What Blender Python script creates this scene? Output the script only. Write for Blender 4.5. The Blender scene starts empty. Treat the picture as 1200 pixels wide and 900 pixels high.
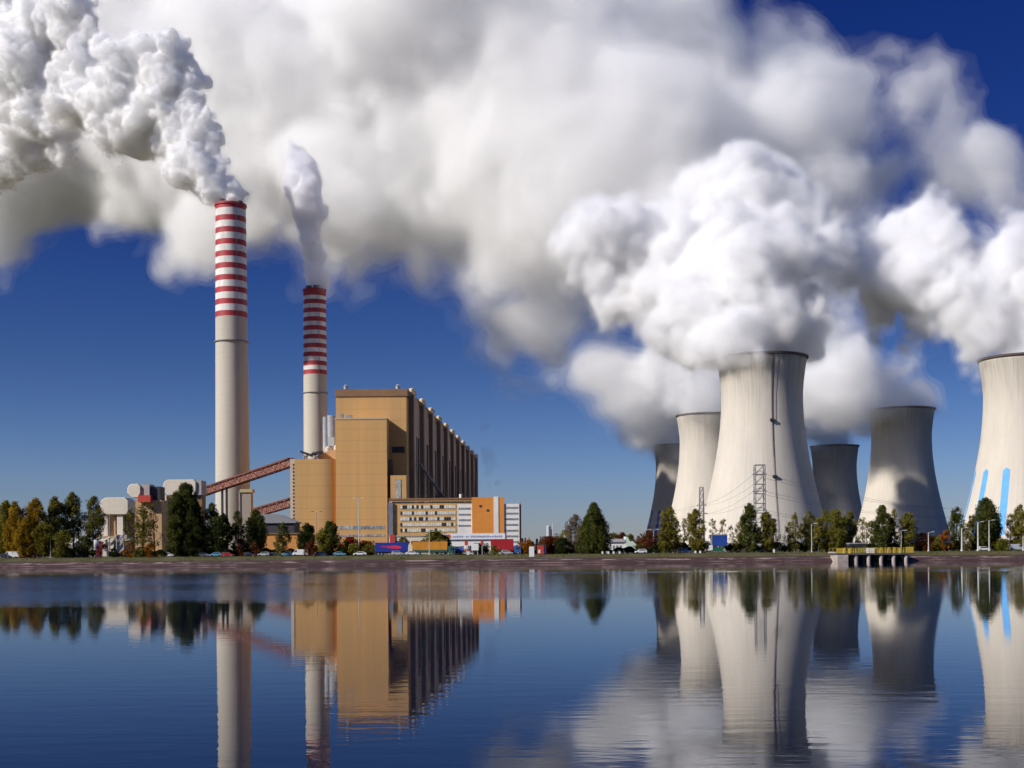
import bpy, bmesh, math, random
from mathutils import Vector, Matrix, noise as mnoise

scene = bpy.context.scene
R = math.radians
col = scene.collection

# ---------------------------------------------------------------- camera
F = 1500.0; CAM_Z = 4.4; HZ = 644.5; ROLL = 0.0075
cd = bpy.data.cameras.new('camera'); cam = bpy.data.objects.new('camera', cd); col.objects.link(cam)
cam.location = (0, 0, CAM_Z); cam.rotation_euler = (R(90), 0, 0)
cam.matrix_world = Matrix.Translation((0, 0, CAM_Z)) @ Matrix.Rotation(ROLL, 4, 'Y') @ Matrix.Rotation(R(90), 4, 'X')
cd.sensor_width = 36; cd.lens = 45; cd.shift_y = (HZ - 450) / 1200
cd.clip_start = 0.5; cd.clip_end = 60000
scene.camera = cam

# ---------------------------------------------------------------- light
SUN_AZ, SUN_EL = R(64), R(33)          # azimuth measured from behind the camera towards the left
sdir = Vector((-math.sin(SUN_AZ) * math.cos(SUN_EL), -math.cos(SUN_AZ) * math.cos(SUN_EL), math.sin(SUN_EL)))
sl = bpy.data.lights.new('sun', 'SUN'); sun = bpy.data.objects.new('sun', sl); col.objects.link(sun)
sl.energy = 5.0; sl.angle = R(0.5); sl.color = (1.0, 0.94, 0.86)
sun.rotation_euler = sdir.to_track_quat('Z', 'Y').to_euler(); sun.location = (-300, -200, 400)

w = bpy.data.worlds.new('World'); scene.world = w; w.use_nodes = True
nt = w.node_tree; nt.nodes.clear()
wo = nt.nodes.new('ShaderNodeOutputWorld'); bg = nt.nodes.new('ShaderNodeBackground')
sky = nt.nodes.new('ShaderNodeTexSky'); sky.sky_type = 'NISHITA'; sky.sun_disc = False
sky.sun_elevation = SUN_EL
sky.sun_rotation = math.atan2(sdir.x, sdir.y)      # Nishita: 0 = +Y, clockwise towards +X
sky.air_density = 1.0; sky.dust_density = 0.25; sky.ozone_density = 3.0; sky.altitude = 200
hs = nt.nodes.new('ShaderNodeHueSaturation'); hs.inputs['Saturation'].default_value = 1.25
gm = nt.nodes.new('ShaderNodeMix'); gm.data_type = 'RGBA'; gm.blend_type = 'MULTIPLY'; gm.inputs[0].default_value = 1.0
tc = nt.nodes.new('ShaderNodeTexCoord'); sx = nt.nodes.new('ShaderNodeSeparateXYZ')
rp = nt.nodes.new('ShaderNodeValToRGB')
nt.links.new(tc.outputs['Generated'], sx.inputs[0]); nt.links.new(sx.outputs['Z'], rp.inputs[0])
SKY_RAMP = [(0.0, (0.42, 0.46, 0.72)), (0.06, (0.34, 0.40, 0.66)), (0.14, (0.24, 0.28, 0.50)), (0.25, (0.14, 0.18, 0.42)), (0.40, (0.09, 0.135, 0.40)), (0.58, (0.55, 0.62, 0.95)), (1.0, (0.95, 0.98, 1.2))]
e = rp.color_ramp.elements
while len(e) < len(SKY_RAMP): e.new(0.5)
for el, (p, c) in zip(e, SKY_RAMP): el.position = p; el.color = (*c, 1)
nt.links.new(sky.outputs[0], hs.inputs['Color']); nt.links.new(hs.outputs[0], gm.inputs[6]); nt.links.new(rp.outputs[0], gm.inputs[7])
nt.links.new(gm.outputs[2], bg.inputs['Color']); bg.inputs['Strength'].default_value = 0.10
nt.links.new(bg.outputs[0], wo.inputs['Surface'])

scene.view_settings.view_transform = 'Standard'; scene.view_settings.look = 'None'
scene.view_settings.exposure = 0.16; scene.view_settings.gamma = 1.0; scene.view_settings.use_curve_mapping = False
scene.render.engine = 'CYCLES'
cy = scene.cycles
cy.use_denoising = True; cy.max_bounces = 14; cy.diffuse_bounces = 3; cy.glossy_bounces = 3
cy.transmission_bounces = 2; cy.volume_bounces = 12; cy.transparent_max_bounces = 24
cy.use_adaptive_sampling = True; cy.adaptive_threshold = 0.05; cy.adaptive_min_samples = 16; cy.sample_clamp_indirect = 6
cy.caustics_reflective = False; cy.caustics_refractive = False

def at(px, py, Y):
    """the world point at distance Y that the picture shows at (px, py)"""
    dx, dy = px - 600, HZ - py
    c, s = math.cos(ROLL), math.sin(ROLL)
    return Vector(((dx * c + dy * s) / F * Y, Y, CAM_Z + (-dx * s + dy * c) / F * Y))

# ---------------------------------------------------------------- helpers
import numpy as np
def nd(nt, typ, **kw):
    n = nt.nodes.new(typ)
    for k, v in kw.items(): setattr(n, k, v)
    return n

def mat(name, c, rough=0.8, var=0.0, scale=1.0, c2=None, metal=0.0, stretch=(1, 1, 1), bump=0.0, detail=5, lines=None, coords='Object', spec=0.5):
    """a procedural surface: base colour c, broken towards c2 by noise; lines = (axis, pitch in m, strength) darkens thin joints"""
    m = bpy.data.materials.new(name); m.use_nodes = True; t = m.node_tree; L = t.links.new
    b = t.nodes['Principled BSDF']; b.inputs['Roughness'].default_value = rough; b.inputs['Metallic'].default_value = metal
    b.inputs['Specular IOR Level'].default_value = spec
    c2 = c2 or tuple(x * (1 - var) for x in c)
    tc = nd(t, 'ShaderNodeTexCoord'); mp = nd(t, 'ShaderNodeMapping'); mp.inputs['Scale'].default_value = stretch
    L(tc.outputs[coords], mp.inputs[0])
    n = nd(t, 'ShaderNodeTexNoise'); n.inputs['Scale'].default_value = scale; n.inputs['Detail'].default_value = detail; n.inputs['Roughness'].default_value = .62
    L(mp.outputs[0], n.inputs['Vector'])
    r = nd(t, 'ShaderNodeMapRange'); r.inputs[1].default_value = .35; r.inputs[2].default_value = .65; L(n.outputs[0], r.inputs[0])
    mx = nd(t, 'ShaderNodeMix', data_type='RGBA'); L(r.outputs[0], mx.inputs[0]); mx.inputs[6].default_value = (*c, 1); mx.inputs[7].default_value = (*c2, 1)
    out = mx.outputs[2]
    for (ax, pitch, st) in (lines or []):
        sp = nd(t, 'ShaderNodeSeparateXYZ'); L(tc.outputs[coords], sp.inputs[0])
        md = nd(t, 'ShaderNodeMath', operation='PINGPONG'); L(sp.outputs['XYZ'.index(ax)], md.inputs[0]); md.inputs[1].default_value = pitch / 2
        mr = nd(t, 'ShaderNodeMapRange'); L(md.outputs[0], mr.inputs[0]); mr.inputs[1].default_value = 0; mr.inputs[2].default_value = max(.12, pitch * .06)
        mr.inputs[3].default_value = 1 - st; mr.inputs[4].default_value = 1
        m2 = nd(t, 'ShaderNodeMix', data_type='RGBA', blend_type='MULTIPLY'); m2.inputs[0].default_value = 1
        L(out, m2.inputs[6]); L(mr.outputs[0], m2.inputs[7]); out = m2.outputs[2]
    L(out, b.inputs['Base Color'])
    if bump:
        bp = nd(t, 'ShaderNodeBump'); bp.inputs['Strength'].default_value = bump; bp.inputs['Distance'].default_value = .3
        L(n.outputs[0], bp.inputs['Height']); L(bp.outputs[0], b.inputs['Normal'])
    return m

class MB:
    """collects boxes, tubes and quads and links them as one mesh object"""
    def __init__(s): s.v = []; s.f = []; s.mi = []; s.cur = 0
    def quad(s, *p):
        i = len(s.v); s.v += [tuple(q) for q in p]; s.f.append(tuple(range(i, i + len(p)))); s.mi.append(s.cur); return s
    def box(s, x0, x1, y0, y1, z0, z1, rot=0, piv=None, bev=0):
        P = [(x, y, z) for z in (z0, z1) for (x, y) in ((x0, y0), (x1, y0), (x1, y1), (x0, y1))]
        if rot:
            px, py = piv if piv else ((x0 + x1) / 2, (y0 + y1) / 2); c, n = math.cos(rot), math.sin(rot)
            P = [(px + (x - px) * c - (y - py) * n, py + (x - px) * n + (y - py) * c, z) for x, y, z in P]
        i = len(s.v); s.v += P
        for f in ((3, 2, 1, 0), (4, 5, 6, 7), (0, 1, 5, 4), (1, 2, 6, 5), (2, 3, 7, 6), (3, 0, 4, 7)):
            s.f.append(tuple(i + k for k in f)); s.mi.append(s.cur)
        return s
    def prism(s, pts, y0, y1):
        """outline pts (x, z) pushed from y0 to y1"""
        n = len(pts); i = len(s.v)
        s.v += [(x, y0, z) for x, z in pts] + [(x, y1, z) for x, z in pts]
        s.f.append(tuple(range(i, i + n))); s.f.append(tuple(range(i + 2 * n - 1, i + n - 1, -1))); s.mi += [s.cur] * 2
        for k in range(n):
            j = (k + 1) % n; s.f.append((i + k, i + n + k, i + n + j, i + j)); s.mi.append(s.cur)
        return s
    def plan(s, pts, z0, z1):
        """outline pts (x, y) raised from z0 to z1"""
        n = len(pts); i = len(s.v)
        s.v += [(x, y, z0) for x, y in pts] + [(x, y, z1) for x, y in pts]
        s.f.append(tuple(range(i + n - 1, i - 1, -1))); s.f.append(tuple(range(i + n, i + 2 * n))); s.mi += [s.cur] * 2
        for k in range(n):
            j = (k + 1) % n; s.f.append((i + k, i + j, i + n + j, i + n + k)); s.mi.append(s.cur)
        return s
    def tube(s, a, b, r0, r1=None, n=8, cap=True):
        a, b = Vector(a), Vector(b); r1 = r0 if r1 is None else r1
        z = (b - a).normalized(); x = z.orthogonal().normalized(); y = z.cross(x); i = len(s.v)
        for c, r in ((a, r0), (b, r1)):
            for k in range(n):
                t = 2 * math.pi * k / n; s.v.append(tuple(c + x * math.cos(t) * r + y * math.sin(t) * r))
        for k in range(n):
            j = (k + 1) % n; s.f.append((i + k, i + j, i + n + j, i + n + k)); s.mi.append(s.cur)
        if cap:
            s.f.append(tuple(i + k for k in range(n - 1, -1, -1))); s.f.append(tuple(i + n + k for k in range(n))); s.mi += [s.cur] * 2
        return s
    def path(s, pts, r, n=6):
        for a, b in zip(pts, pts[1:]): s.tube(a, b, r, n=n, cap=False)
        return s
    def lathe(s, prof, n=64, c=(0, 0), a0=0.0, a1=2 * math.pi):
        """prof: (radius, z) pairs turned about the vertical through c"""
        full = abs(a1 - a0 - 2 * math.pi) < 1e-6; m = n if full else n + 1; i = len(s.v)
        for r, z in prof:
            for k in range(m):
                t = a0 + (a1 - a0) * k / n; s.v.append((c[0] + r * math.cos(t), c[1] + r * math.sin(t), z))
        for q in range(len(prof) - 1):
            for k in range(n):
                j = (k + 1) % m; s.f.append((i + q * m + k, i + q * m + j, i + (q + 1) * m + j, i + (q + 1) * m + k)); s.mi.append(s.cur)
        return s
    def build(s, name, mats, parent=None, smooth=False, bevel=0):
        me = bpy.data.meshes.new(name); me.from_pydata(s.v, [], s.f)
        for m in (mats if isinstance(mats, (list, tuple)) else [mats]): me.materials.append(m)
        me.polygons.foreach_set('material_index', s.mi)
        if smooth: me.polygons.foreach_set('use_smooth', [True] * len(me.polygons))
        me.update()
        o = bpy.data.objects.new(name, me); col.objects.link(o)
        if parent is not None: o.parent = parent
        if bevel:
            b = o.modifiers.new('bevel', 'BEVEL'); b.width = bevel; b.segments = 2; b.limit_method = 'ANGLE'
        return o

def tag(o, label=None, cat=None, group=None, kind=None):
    if label: o['label'] = label
    if cat: o['category'] = cat
    if group: o['group'] = group
    if kind: o['kind'] = kind
    return o
def thing(name, label, cat, loc=(0, 0, 0), rz=0, group=None):
    o = bpy.data.objects.new(name, None); col.objects.link(o); o.location = loc; o.rotation_euler = (0, 0, rz)
    o.empty_display_size = 1
    return tag(o, label, cat, group)
def clone(root, loc, rz=None, label=None, scale=None):
    def cp(o, par):
        c = o.copy(); col.objects.link(c)
        if par is not None: c.parent = par
        for ch in list(kids.get(o.name, [])): cp(ch, c)
        return c
    kids = {}
    stack = [root]
    while stack:
        q = stack.pop(); kids[q.name] = list(q.children); stack += list(q.children)
    c = cp(root, None); c.location = loc
    if rz is not None: c.rotation_euler = (0, 0, rz)
    if scale: c.scale = scale
    if label: c['label'] = label
    return c
GZ = 2.9      # level of the ground above the water

# ---------------------------------------------------------------- ground, bank, water
def sheet(name, pts, faces, m, kind='structure'):
    me = bpy.data.meshes.new(name); me.from_pydata(pts, [], faces); me.materials.append(m); me.update()
    o = bpy.data.objects.new(name, me); col.objects.link(o); o['kind'] = kind; return o
def shore_y(x):      # the far waterline bends a little towards the camera at the right
    return 401 + 1.2 * math.sin(x * .021) + .5 * math.sin(x * .11 + 1) - 0.004 * x
M_GRASS = mat('meadow grass', (.060, .062, .014), .95, c2=(.10, .080, .022), scale=.05, detail=8, bump=.4)
xs = [-6000, -3000, -1200, -700] + [-500 + 4 * k for k in range(251)] + [700, 1200, 3000, 6000]
top = [shore_y(x) + 5.6 + .5 * math.sin(x * .3) for x in xs]
P = []; Fc = []
for x, t in zip(xs, top): P += [(x, t - .4, 1.75), (x, t + 5, 2.5), (x, t + 13, GZ), (x, 460, GZ), (x, 1000, GZ), (x, 4000, GZ), (x * 4, 45000, GZ)]
for i in range(len(xs) - 1):
    for k in range(6): Fc.append((i * 7 + k, i * 7 + 7 + k, i * 7 + 8 + k, i * 7 + 1 + k))
sheet('ground', P, Fc, M_GRASS)

# stone-faced bank, purple brown, with a pale broken course of bare stone
mb_ = bpy.data.materials.new('bank stone'); mb_.use_nodes = True; t = mb_.node_tree; L = t.links.new; b = t.nodes['Principled BSDF']
b.inputs['Roughness'].default_value = .9
tc = nd(t, 'ShaderNodeTexCoord'); n1 = nd(t, 'ShaderNodeTexNoise'); n1.inputs['Scale'].default_value = 1.6; n1.inputs['Detail'].default_value = 6; L(tc.outputs['Object'], n1.inputs[0])
c1 = nd(t, 'ShaderNodeValToRGB'); L(n1.outputs[0], c1.inputs[0])
c1.color_ramp.elements[0].position = .3; c1.color_ramp.elements[0].color = (.028, .012, .012, 1); c1.color_ramp.elements[1].position = .72; c1.color_ramp.elements[1].color = (.058, .025, .022, 1)
sp = nd(t, 'ShaderNodeSeparateXYZ'); L(tc.outputs['Object'], sp.inputs[0])
mp = nd(t, 'ShaderNodeMapping'); mp.inputs['Scale'].default_value = (.11, .5, .8); L(tc.outputs['Object'], mp.inputs[0])
n2 = nd(t, 'ShaderNodeTexNoise'); n2.inputs['Scale'].default_value = 1; n2.inputs['Detail'].default_value = 5; n2.inputs['Roughness'].default_value = .7; L(mp.outputs[0], n2.inputs[0])
def bandmask(z0, w):
    a = nd(t, 'ShaderNodeMath', operation='SUBTRACT'); L(sp.outputs[2], a.inputs[0]); a.inputs[1].default_value = z0
    q = nd(t, 'ShaderNodeMath', operation='ABSOLUTE'); L(a.outputs[0], q.inputs[0])
    r = nd(t, 'ShaderNodeMapRange'); r.inputs[1].default_value = 0; r.inputs[2].default_value = w; r.inputs[3].default_value = 1; r.inputs[4].default_value = 0; L(q.outputs[0], r.inputs[0]); return r.outputs[0]
thr = nd(t, 'ShaderNodeMapRange'); thr.inputs[1].default_value = .50; thr.inputs[2].default_value = .58; L(n2.outputs[0], thr.inputs[0])
m1 = nd(t, 'ShaderNodeMath', operation='MULTIPLY'); L(thr.outputs[0], m1.inputs[0]); L(bandmask(1.15, .4), m1.inputs[1])
m3 = nd(t, 'ShaderNodeMath', operation='MULTIPLY'); L(thr.outputs[0], m3.inputs[0]); L(bandmask(.35, .25), m3.inputs[1])  # fainter lower row paints the pale course's reflection onto the bank
m4 = nd(t, 'ShaderNodeMath', operation='MULTIPLY'); L(m3.outputs[0], m4.inputs[0]); m4.inputs[1].default_value = .45
m5 = nd(t, 'ShaderNodeMath', operation='MAXIMUM'); L(m1.outputs[0], m5.inputs[0]); L(m4.outputs[0], m5.inputs[1])
mx = nd(t, 'ShaderNodeMix', data_type='RGBA'); L(m5.outputs[0], mx.inputs[0]); L(c1.outputs[0], mx.inputs[6]); mx.inputs[7].default_value = (.40, .28, .25, 1)
L(mx.outputs[2], b.inputs['Base Color'])
bp = nd(t, 'ShaderNodeBump'); bp.inputs['Strength'].default_value = .8; L(n1.outputs[0], bp.inputs['Height']); L(bp.outputs[0], b.inputs['Normal'])
P = []; Fc = []; rnd = random.Random(2)
lev = [(-3.2, -1.6), (0, 0), (.9, .5), (2.0, .9), (3.4, 1.3), (5.2, 1.75)]
for i, (x, tp) in enumerate(zip(xs, top)):
    for k, (dy, z) in enumerate(lev):
        y = tp - 5.6 + dy; j = 0 if k in (0, 5) else 1
        P.append((x, y + j * rnd.uniform(-.25, .25), z + j * rnd.uniform(-.12, .12)))
for i in range(len(xs) - 1):
    for k in range(5): Fc.append((i * 6 + k, i * 6 + 6 + k, i * 6 + 7 + k, i * 6 + 1 + k))
sheet('bank', P, Fc, mb_)
# low near bank under and behind the camera
sheet('near_bank', [(-6000, -400, 2.7), (6000, -400, 2.7), (6000, 5, 2.7), (-6000, 5, 2.7), (6000, 18, -1.5), (-6000, 18, -1.5)], [(0, 1, 2, 3), (3, 2, 4, 5)], M_GRASS)

# water: dark, mirror-smooth with slight ripples and a breeze-ruffled band far out
mw = bpy.data.materials.new('lake water'); mw.use_nodes = True; t = mw.node_tree; L = t.links.new; b = t.nodes['Principled BSDF']
b.inputs['Base Color'].default_value = (.004, .008, .022, 1); b.inputs['IOR'].default_value = 1.27; b.inputs['Roughness'].default_value = .012
tc = nd(t, 'ShaderNodeTexCoord')
def noi(scale, det, rough=.5):
    mp = nd(t, 'ShaderNodeMapping'); mp.inputs['Scale'].default_value = scale; L(tc.outputs['Object'], mp.inputs[0])
    n = nd(t, 'ShaderNodeTexNoise'); n.inputs['Scale'].default_value = 1; n.inputs['Detail'].default_value = det; n.inputs['Roughness'].default_value = rough; L(mp.outputs[0], n.inputs[0]); return n.outputs[0]
def M2(op, a, bb):
    n = nd(t, 'ShaderNodeMath', operation=op)
    for i, x in enumerate((a, bb)):
        if isinstance(x, (int, float)): n.inputs[i].default_value = x
        else: L(x, n.inputs[i])
    return n.outputs[0]
sp = nd(t, 'ShaderNodeSeparateXYZ'); L(tc.outputs['Object'], sp.inputs[0])
def ramp(v, a, bb, c=0, d=1):
    r = nd(t, 'ShaderNodeMapRange', interpolation_type='SMOOTHSTEP'); r.inputs[1].default_value = a; r.inputs[2].default_value = bb; r.inputs[3].default_value = c; r.inputs[4].default_value = d; L(v, r.inputs[0]); return r.outputs[0]
edge = M2('ADD', sp.outputs[1], M2('MULTIPLY', M2('SUBTRACT', noi((.012, .05, 1), 3), .5), 34))
band = M2('MULTIPLY', ramp(edge, 100, 116), ramp(edge, 215, 300, 1, 0))
band = M2('MULTIPLY', band, ramp(sp.outputs[0], -55, 35, 1.0, .08))
band = M2('MULTIPLY', band, ramp(noi((.012, .05, 1), 4, .6), .25, .6, .5, 1))
line = M2('MULTIPLY', ramp(edge, 226, 236), ramp(edge, 246, 256, 1, 0)); line = M2('MULTIPLY', line, ramp(noi((.006, .05, 1), 3), .35, .55, .1, .8)); band = M2('MAXIMUM', band, line)
rip = M2('ADD', M2('MULTIPLY', noi((.35, 1.1, 1), 3), .55), M2('MULTIPLY', noi((1.3, 3.6, 1), 2), .14))
bp = nd(t, 'ShaderNodeBump'); bp.inputs['Strength'].default_value = 1
amp = M2('ADD', .006, M2('MULTIPLY', band, .10)); amp = M2('ADD', amp, ramp(sp.outputs[1], 25, 80, .005, 0))
L(M2('MULTIPLY', rip, amp), bp.inputs['Height']); bp.inputs['Distance'].default_value = 1
L(bp.outputs[0], b.inputs['Normal'])
L(M2('ADD', .012, M2('MULTIPLY', band, .17)), b.inputs['Roughness'])
sheet('water', [(-6000, 8, 0), (6000, 8, 0), (6000, 404, 0), (-6000, 404, 0)], [(0, 1, 2, 3)], mw)

# ---------------------------------------------------------------- cooling towers
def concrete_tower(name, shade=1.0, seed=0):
    """weathered concrete shell: fine formwork courses, vertical ribs and dark runs under the rim"""
    m = bpy.data.materials.new(name); m.use_nodes = True; t = m.node_tree; L = t.links.new; b = t.nodes['Principled BSDF']; b.inputs['Roughness'].default_value = .9
    tc = nd(t, 'ShaderNodeTexCoord'); sp = nd(t, 'ShaderNodeSeparateXYZ'); L(tc.outputs['Object'], sp.inputs[0])
    at2 = nd(t, 'ShaderNodeMath', operation='ARCTAN2'); L(sp.outputs[1], at2.inputs[0]); L(sp.outputs[0], at2.inputs[1])
    cb = nd(t, 'ShaderNodeCombineXYZ'); L(at2.outputs[0], cb.inputs[0]); L(sp.outputs[2], cb.inputs[1]); cb.inputs[2].default_value = seed
    def no(sc, det, lo, hi, a, c):
        mp = nd(t, 'ShaderNodeMapping'); mp.inputs['Scale'].default_value = sc; L(cb.outputs[0], mp.inputs[0])
        n = nd(t, 'ShaderNodeTexNoise'); n.inputs['Scale'].default_value = 1; n.inputs['Detail'].default_value = det; n.inputs['Roughness'].default_value = .6; L(mp.outputs[0], n.inputs[0])
        r = nd(t, 'ShaderNodeMapRange'); r.inputs[1].default_value = lo; r.inputs[2].default_value = hi; r.inputs[3].default_value = a; r.inputs[4].default_value = c; L(n.outputs[0], r.inputs[0]); return r.outputs[0]
    def mul(a, c):
        n = nd(t, 'ShaderNodeMath', operation='MULTIPLY'); L(a, n.inputs[0])
        if isinstance(c, float): n.inputs[1].default_value = c
        else: L(c, n.inputs[1])
        return n.outputs[0]
    v = mul(no((40, .012, 1), 3, .3, .7, .94, 1.03), no((3, .03, 1), 5, .3, .7, .92, 1.05))
    # courses
    md = nd(t, 'ShaderNodeMath', operation='PINGPONG'); L(sp.outputs[2], md.inputs[0]); md.inputs[1].default_value = .75
    r = nd(t, 'ShaderNodeMapRange'); L(md.outputs[0], r.inputs[0]); r.inputs[1].default_value = 0; r.inputs[2].default_value = .2; r.inputs[3].default_value = .9; r.inputs[4].default_value = 1
    v = mul(v, r.outputs[0])
    md = nd(t, 'ShaderNodeMath', operation='PINGPONG'); L(at2.outputs[0], md.inputs[0]); md.inputs[1].default_value = math.pi / 72
    r = nd(t, 'ShaderNodeMapRange'); L(md.outputs[0], r.inputs[0]); r.inputs[1].default_value = 0; r.inputs[2].default_value = .009; r.inputs[3].default_value = .93; r.inputs[4].default_value = 1
    v = mul(v, r.outputs[0])
    # dark runs from the rim
    st = no((26, .035, 1), 4, .45, .66, 0, 1)
    hr = nd(t, 'ShaderNodeMapRange'); L(sp.outputs[2], hr.inputs[0]); hr.inputs[1].default_value = 82; hr.inputs[2].default_value = 128; hr.inputs[3].default_value = 0; hr.inputs[4].default_value = .24
    q = nd(t, 'ShaderNodeMath', operation='SUBTRACT'); q.inputs[0].default_value = 1; L(mul(st, hr.outputs[0]), q.inputs[1]); v = mul(v, q.outputs[0])
    hr = nd(t, 'ShaderNodeMapRange'); L(sp.outputs[2], hr.inputs[0]); hr.inputs[1].default_value = 95; hr.inputs[2].default_value = 131; hr.inputs[3].default_value = 1; hr.inputs[4].default_value = .84; v = mul(v, hr.outputs[0])
    mx = nd(t, 'ShaderNodeMix', data_type='RGBA', blend_type='MULTIPLY'); mx.inputs[0].default_value = 1
    mx.inputs[6].default_value = (.56 * shade, .515 * shade, .445 * shade, 1); L(v, mx.inputs[7]); L(mx.outputs[2], b.inputs['Base Color'])  # shade below one darkens the rear towers, painting steam shadow into the concrete
    return m
def shell_r(z):      # hyperboloid, throat at 106 m
    return 27.6 * math.sqrt(1 + ((z - 106) / 76.0) ** 2) if z < 106 else 27.6 + (z - 106) ** 1.5 * .0225
M_RIM = mat('rim concrete', (.11, .085, .075), .9, var=.3, scale=.5)
M_DARK = mat('dark steel', (.035, .035, .04), .6, var=.3, scale=.5)
M_COL = mat('column concrete', (.34, .31, .26), .9, var=.25, scale=.4)
M_BLUE = mat('light blue paint', (.10, .36, .74), .7, var=.15, scale=.2)
M_BLUE2 = mat('mid blue paint', (.04, .10, .42), .7, var=.2, scale=.2)
zs = [5 + (132 - 5) * k / 40 for k in range(41)]
def cooling_tower(i, px, Y, label, shade=1.0, ladder=None, stripes=None, sm=None, yaw=0):
    X = at(px, 420, Y).x
    r = thing('cooling_tower', label, 'cooling tower', (X, Y, GZ), yaw, group='cooling towers')
    prof = [(shell_r(z), z) for z in zs]
    inner = [(shell_r(z) - .9, z) for z in reversed(zs)]
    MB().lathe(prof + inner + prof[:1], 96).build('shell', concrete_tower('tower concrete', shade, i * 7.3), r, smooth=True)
    MB().lathe([(shell_r(130.6) + .02, 130.6), (shell_r(130.6) + 1.0, 130.9), (shell_r(132) + 1.0, 132.3), (shell_r(132) - 1.2, 132.3), (shell_r(132) - 1.2, 131.2)], 96).build('rim', M_RIM, r)
    R0, R1 = shell_r(5) - .45, shell_r(0) + .2
    for k in range(40):
        a = 2 * math.pi * (k + .5) / 40; d = math.pi / 40
        MB().tube((R1 * math.cos(a - d), R1 * math.sin(a - d), 0), (R0 * math.cos(a + d * .9), R0 * math.sin(a + d * .9), 5.2), .4, n=6).build('leg', M_COL, r)
    MB().lathe([(R1 - 3, 0), (R1 - 3, .8), (R1 + 1.6, .8), (R1 + 1.6, 0)], 64).build('basin_wall', M_COL, r)
    if ladder is not None:
        m = MB(); a = ladder
        for da, w in ((-.006, .09), (.006, .09)):
            m.path([((shell_r(z) + .5) * math.cos(a + da), (shell_r(z) + .5) * math.sin(a + da), z) for z in zs], w, 4)
        for k in range(45):
            z = 84 + k * 1.05; q = shell_r(z) + .75
            m.tube((q * math.cos(a + .006), q * math.sin(a + .006), z), (q * math.cos(a + .032), q * math.sin(a + .032), z), .08, n=4)
        m.path([((shell_r(z) + .9) * math.cos(a + .034), (shell_r(z) + .9) * math.sin(a + .034), z) for z in zs if z > 84], .1, 4)
        m.path([((shell_r(z) + .35) * math.cos(a - .008), (shell_r(z) + .35) * math.sin(a - .008), z) for z in zs if z > 60], .1, 4)
        m.build('ladder', M_RIM, r)
        for z in (48, 86):
            q = shell_r(z); MB().box(-1.4, 1.4, -1.6, 0, z, z + 1.6).build('platform', M_DARK, r).matrix_local = Matrix.Rotation(a + math.pi / 2, 4, 'Z') @ Matrix.Translation((0, -q, 0))
    for (a, z0, z1, wd) in stripes or []:
        # painted bar with a round head, following the shell
        n = 26; V = []; Fq = []
        for k in range(n + 1):
            z = z0 + (z1 - z0) * k / n; q = shell_r(z) + .06; hw = wd / 2
            e = z1 - z
            if e < hw: hw = math.sqrt(max(0, hw * hw - (hw - e) ** 2)) + .02
            for s in (-1, 0, 1): aa = a + s * hw / q; V.append((q * math.cos(aa), q * math.sin(aa), z))
        for k in range(n):
            for s in (0, 1): Fq.append((k * 3 + s, k * 3 + s + 1, k * 3 + 4 + s, k * 3 + 3 + s))
        me = bpy.data.meshes.new('painted_stripe'); me.from_pydata(V, [], Fq); me.materials.append(sm or M_BLUE)
        o = bpy.data.objects.new('painted_stripe', me); col.objects.link(o); o.parent = r
    return r
def face(X, Y, deg):     # angle on the tower of the point seen deg to the right of its middle
    return math.atan2(-Y, -X) + R(deg)
cooling_tower(1, 892.5, 880, 'nearest whole cooling tower, sunlit, with a dark ladder line down its face', 1.0, face(173, 891, 13))
cooling_tower(2, 829, 1256, 'pale sunlit cooling tower half hidden behind the one with the ladder line', 1.0)
cooling_tower(3, 793.5, 1618, 'small dark cooling tower at the far left, blue bars near its foot', .74,  # darker concrete adds to the steam's shadow
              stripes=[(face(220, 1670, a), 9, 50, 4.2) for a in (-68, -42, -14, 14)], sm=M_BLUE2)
cooling_tower(4, 1201, 892, 'sunlit cooling tower cut by the right edge, light blue bars on its lower half', 1.0,
              stripes=[(face(361, 902, a), 9, 55, 5.0) for a in (-77, -49, -21, 7, 35, 63)])
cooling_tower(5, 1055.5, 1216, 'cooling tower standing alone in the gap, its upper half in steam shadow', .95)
cooling_tower(6, 977, 1649, 'dark shaded cooling tower peeping out behind the right side of the ladder-line tower', .74)  # darkened like the other far tower, shade put into its colour

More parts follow.
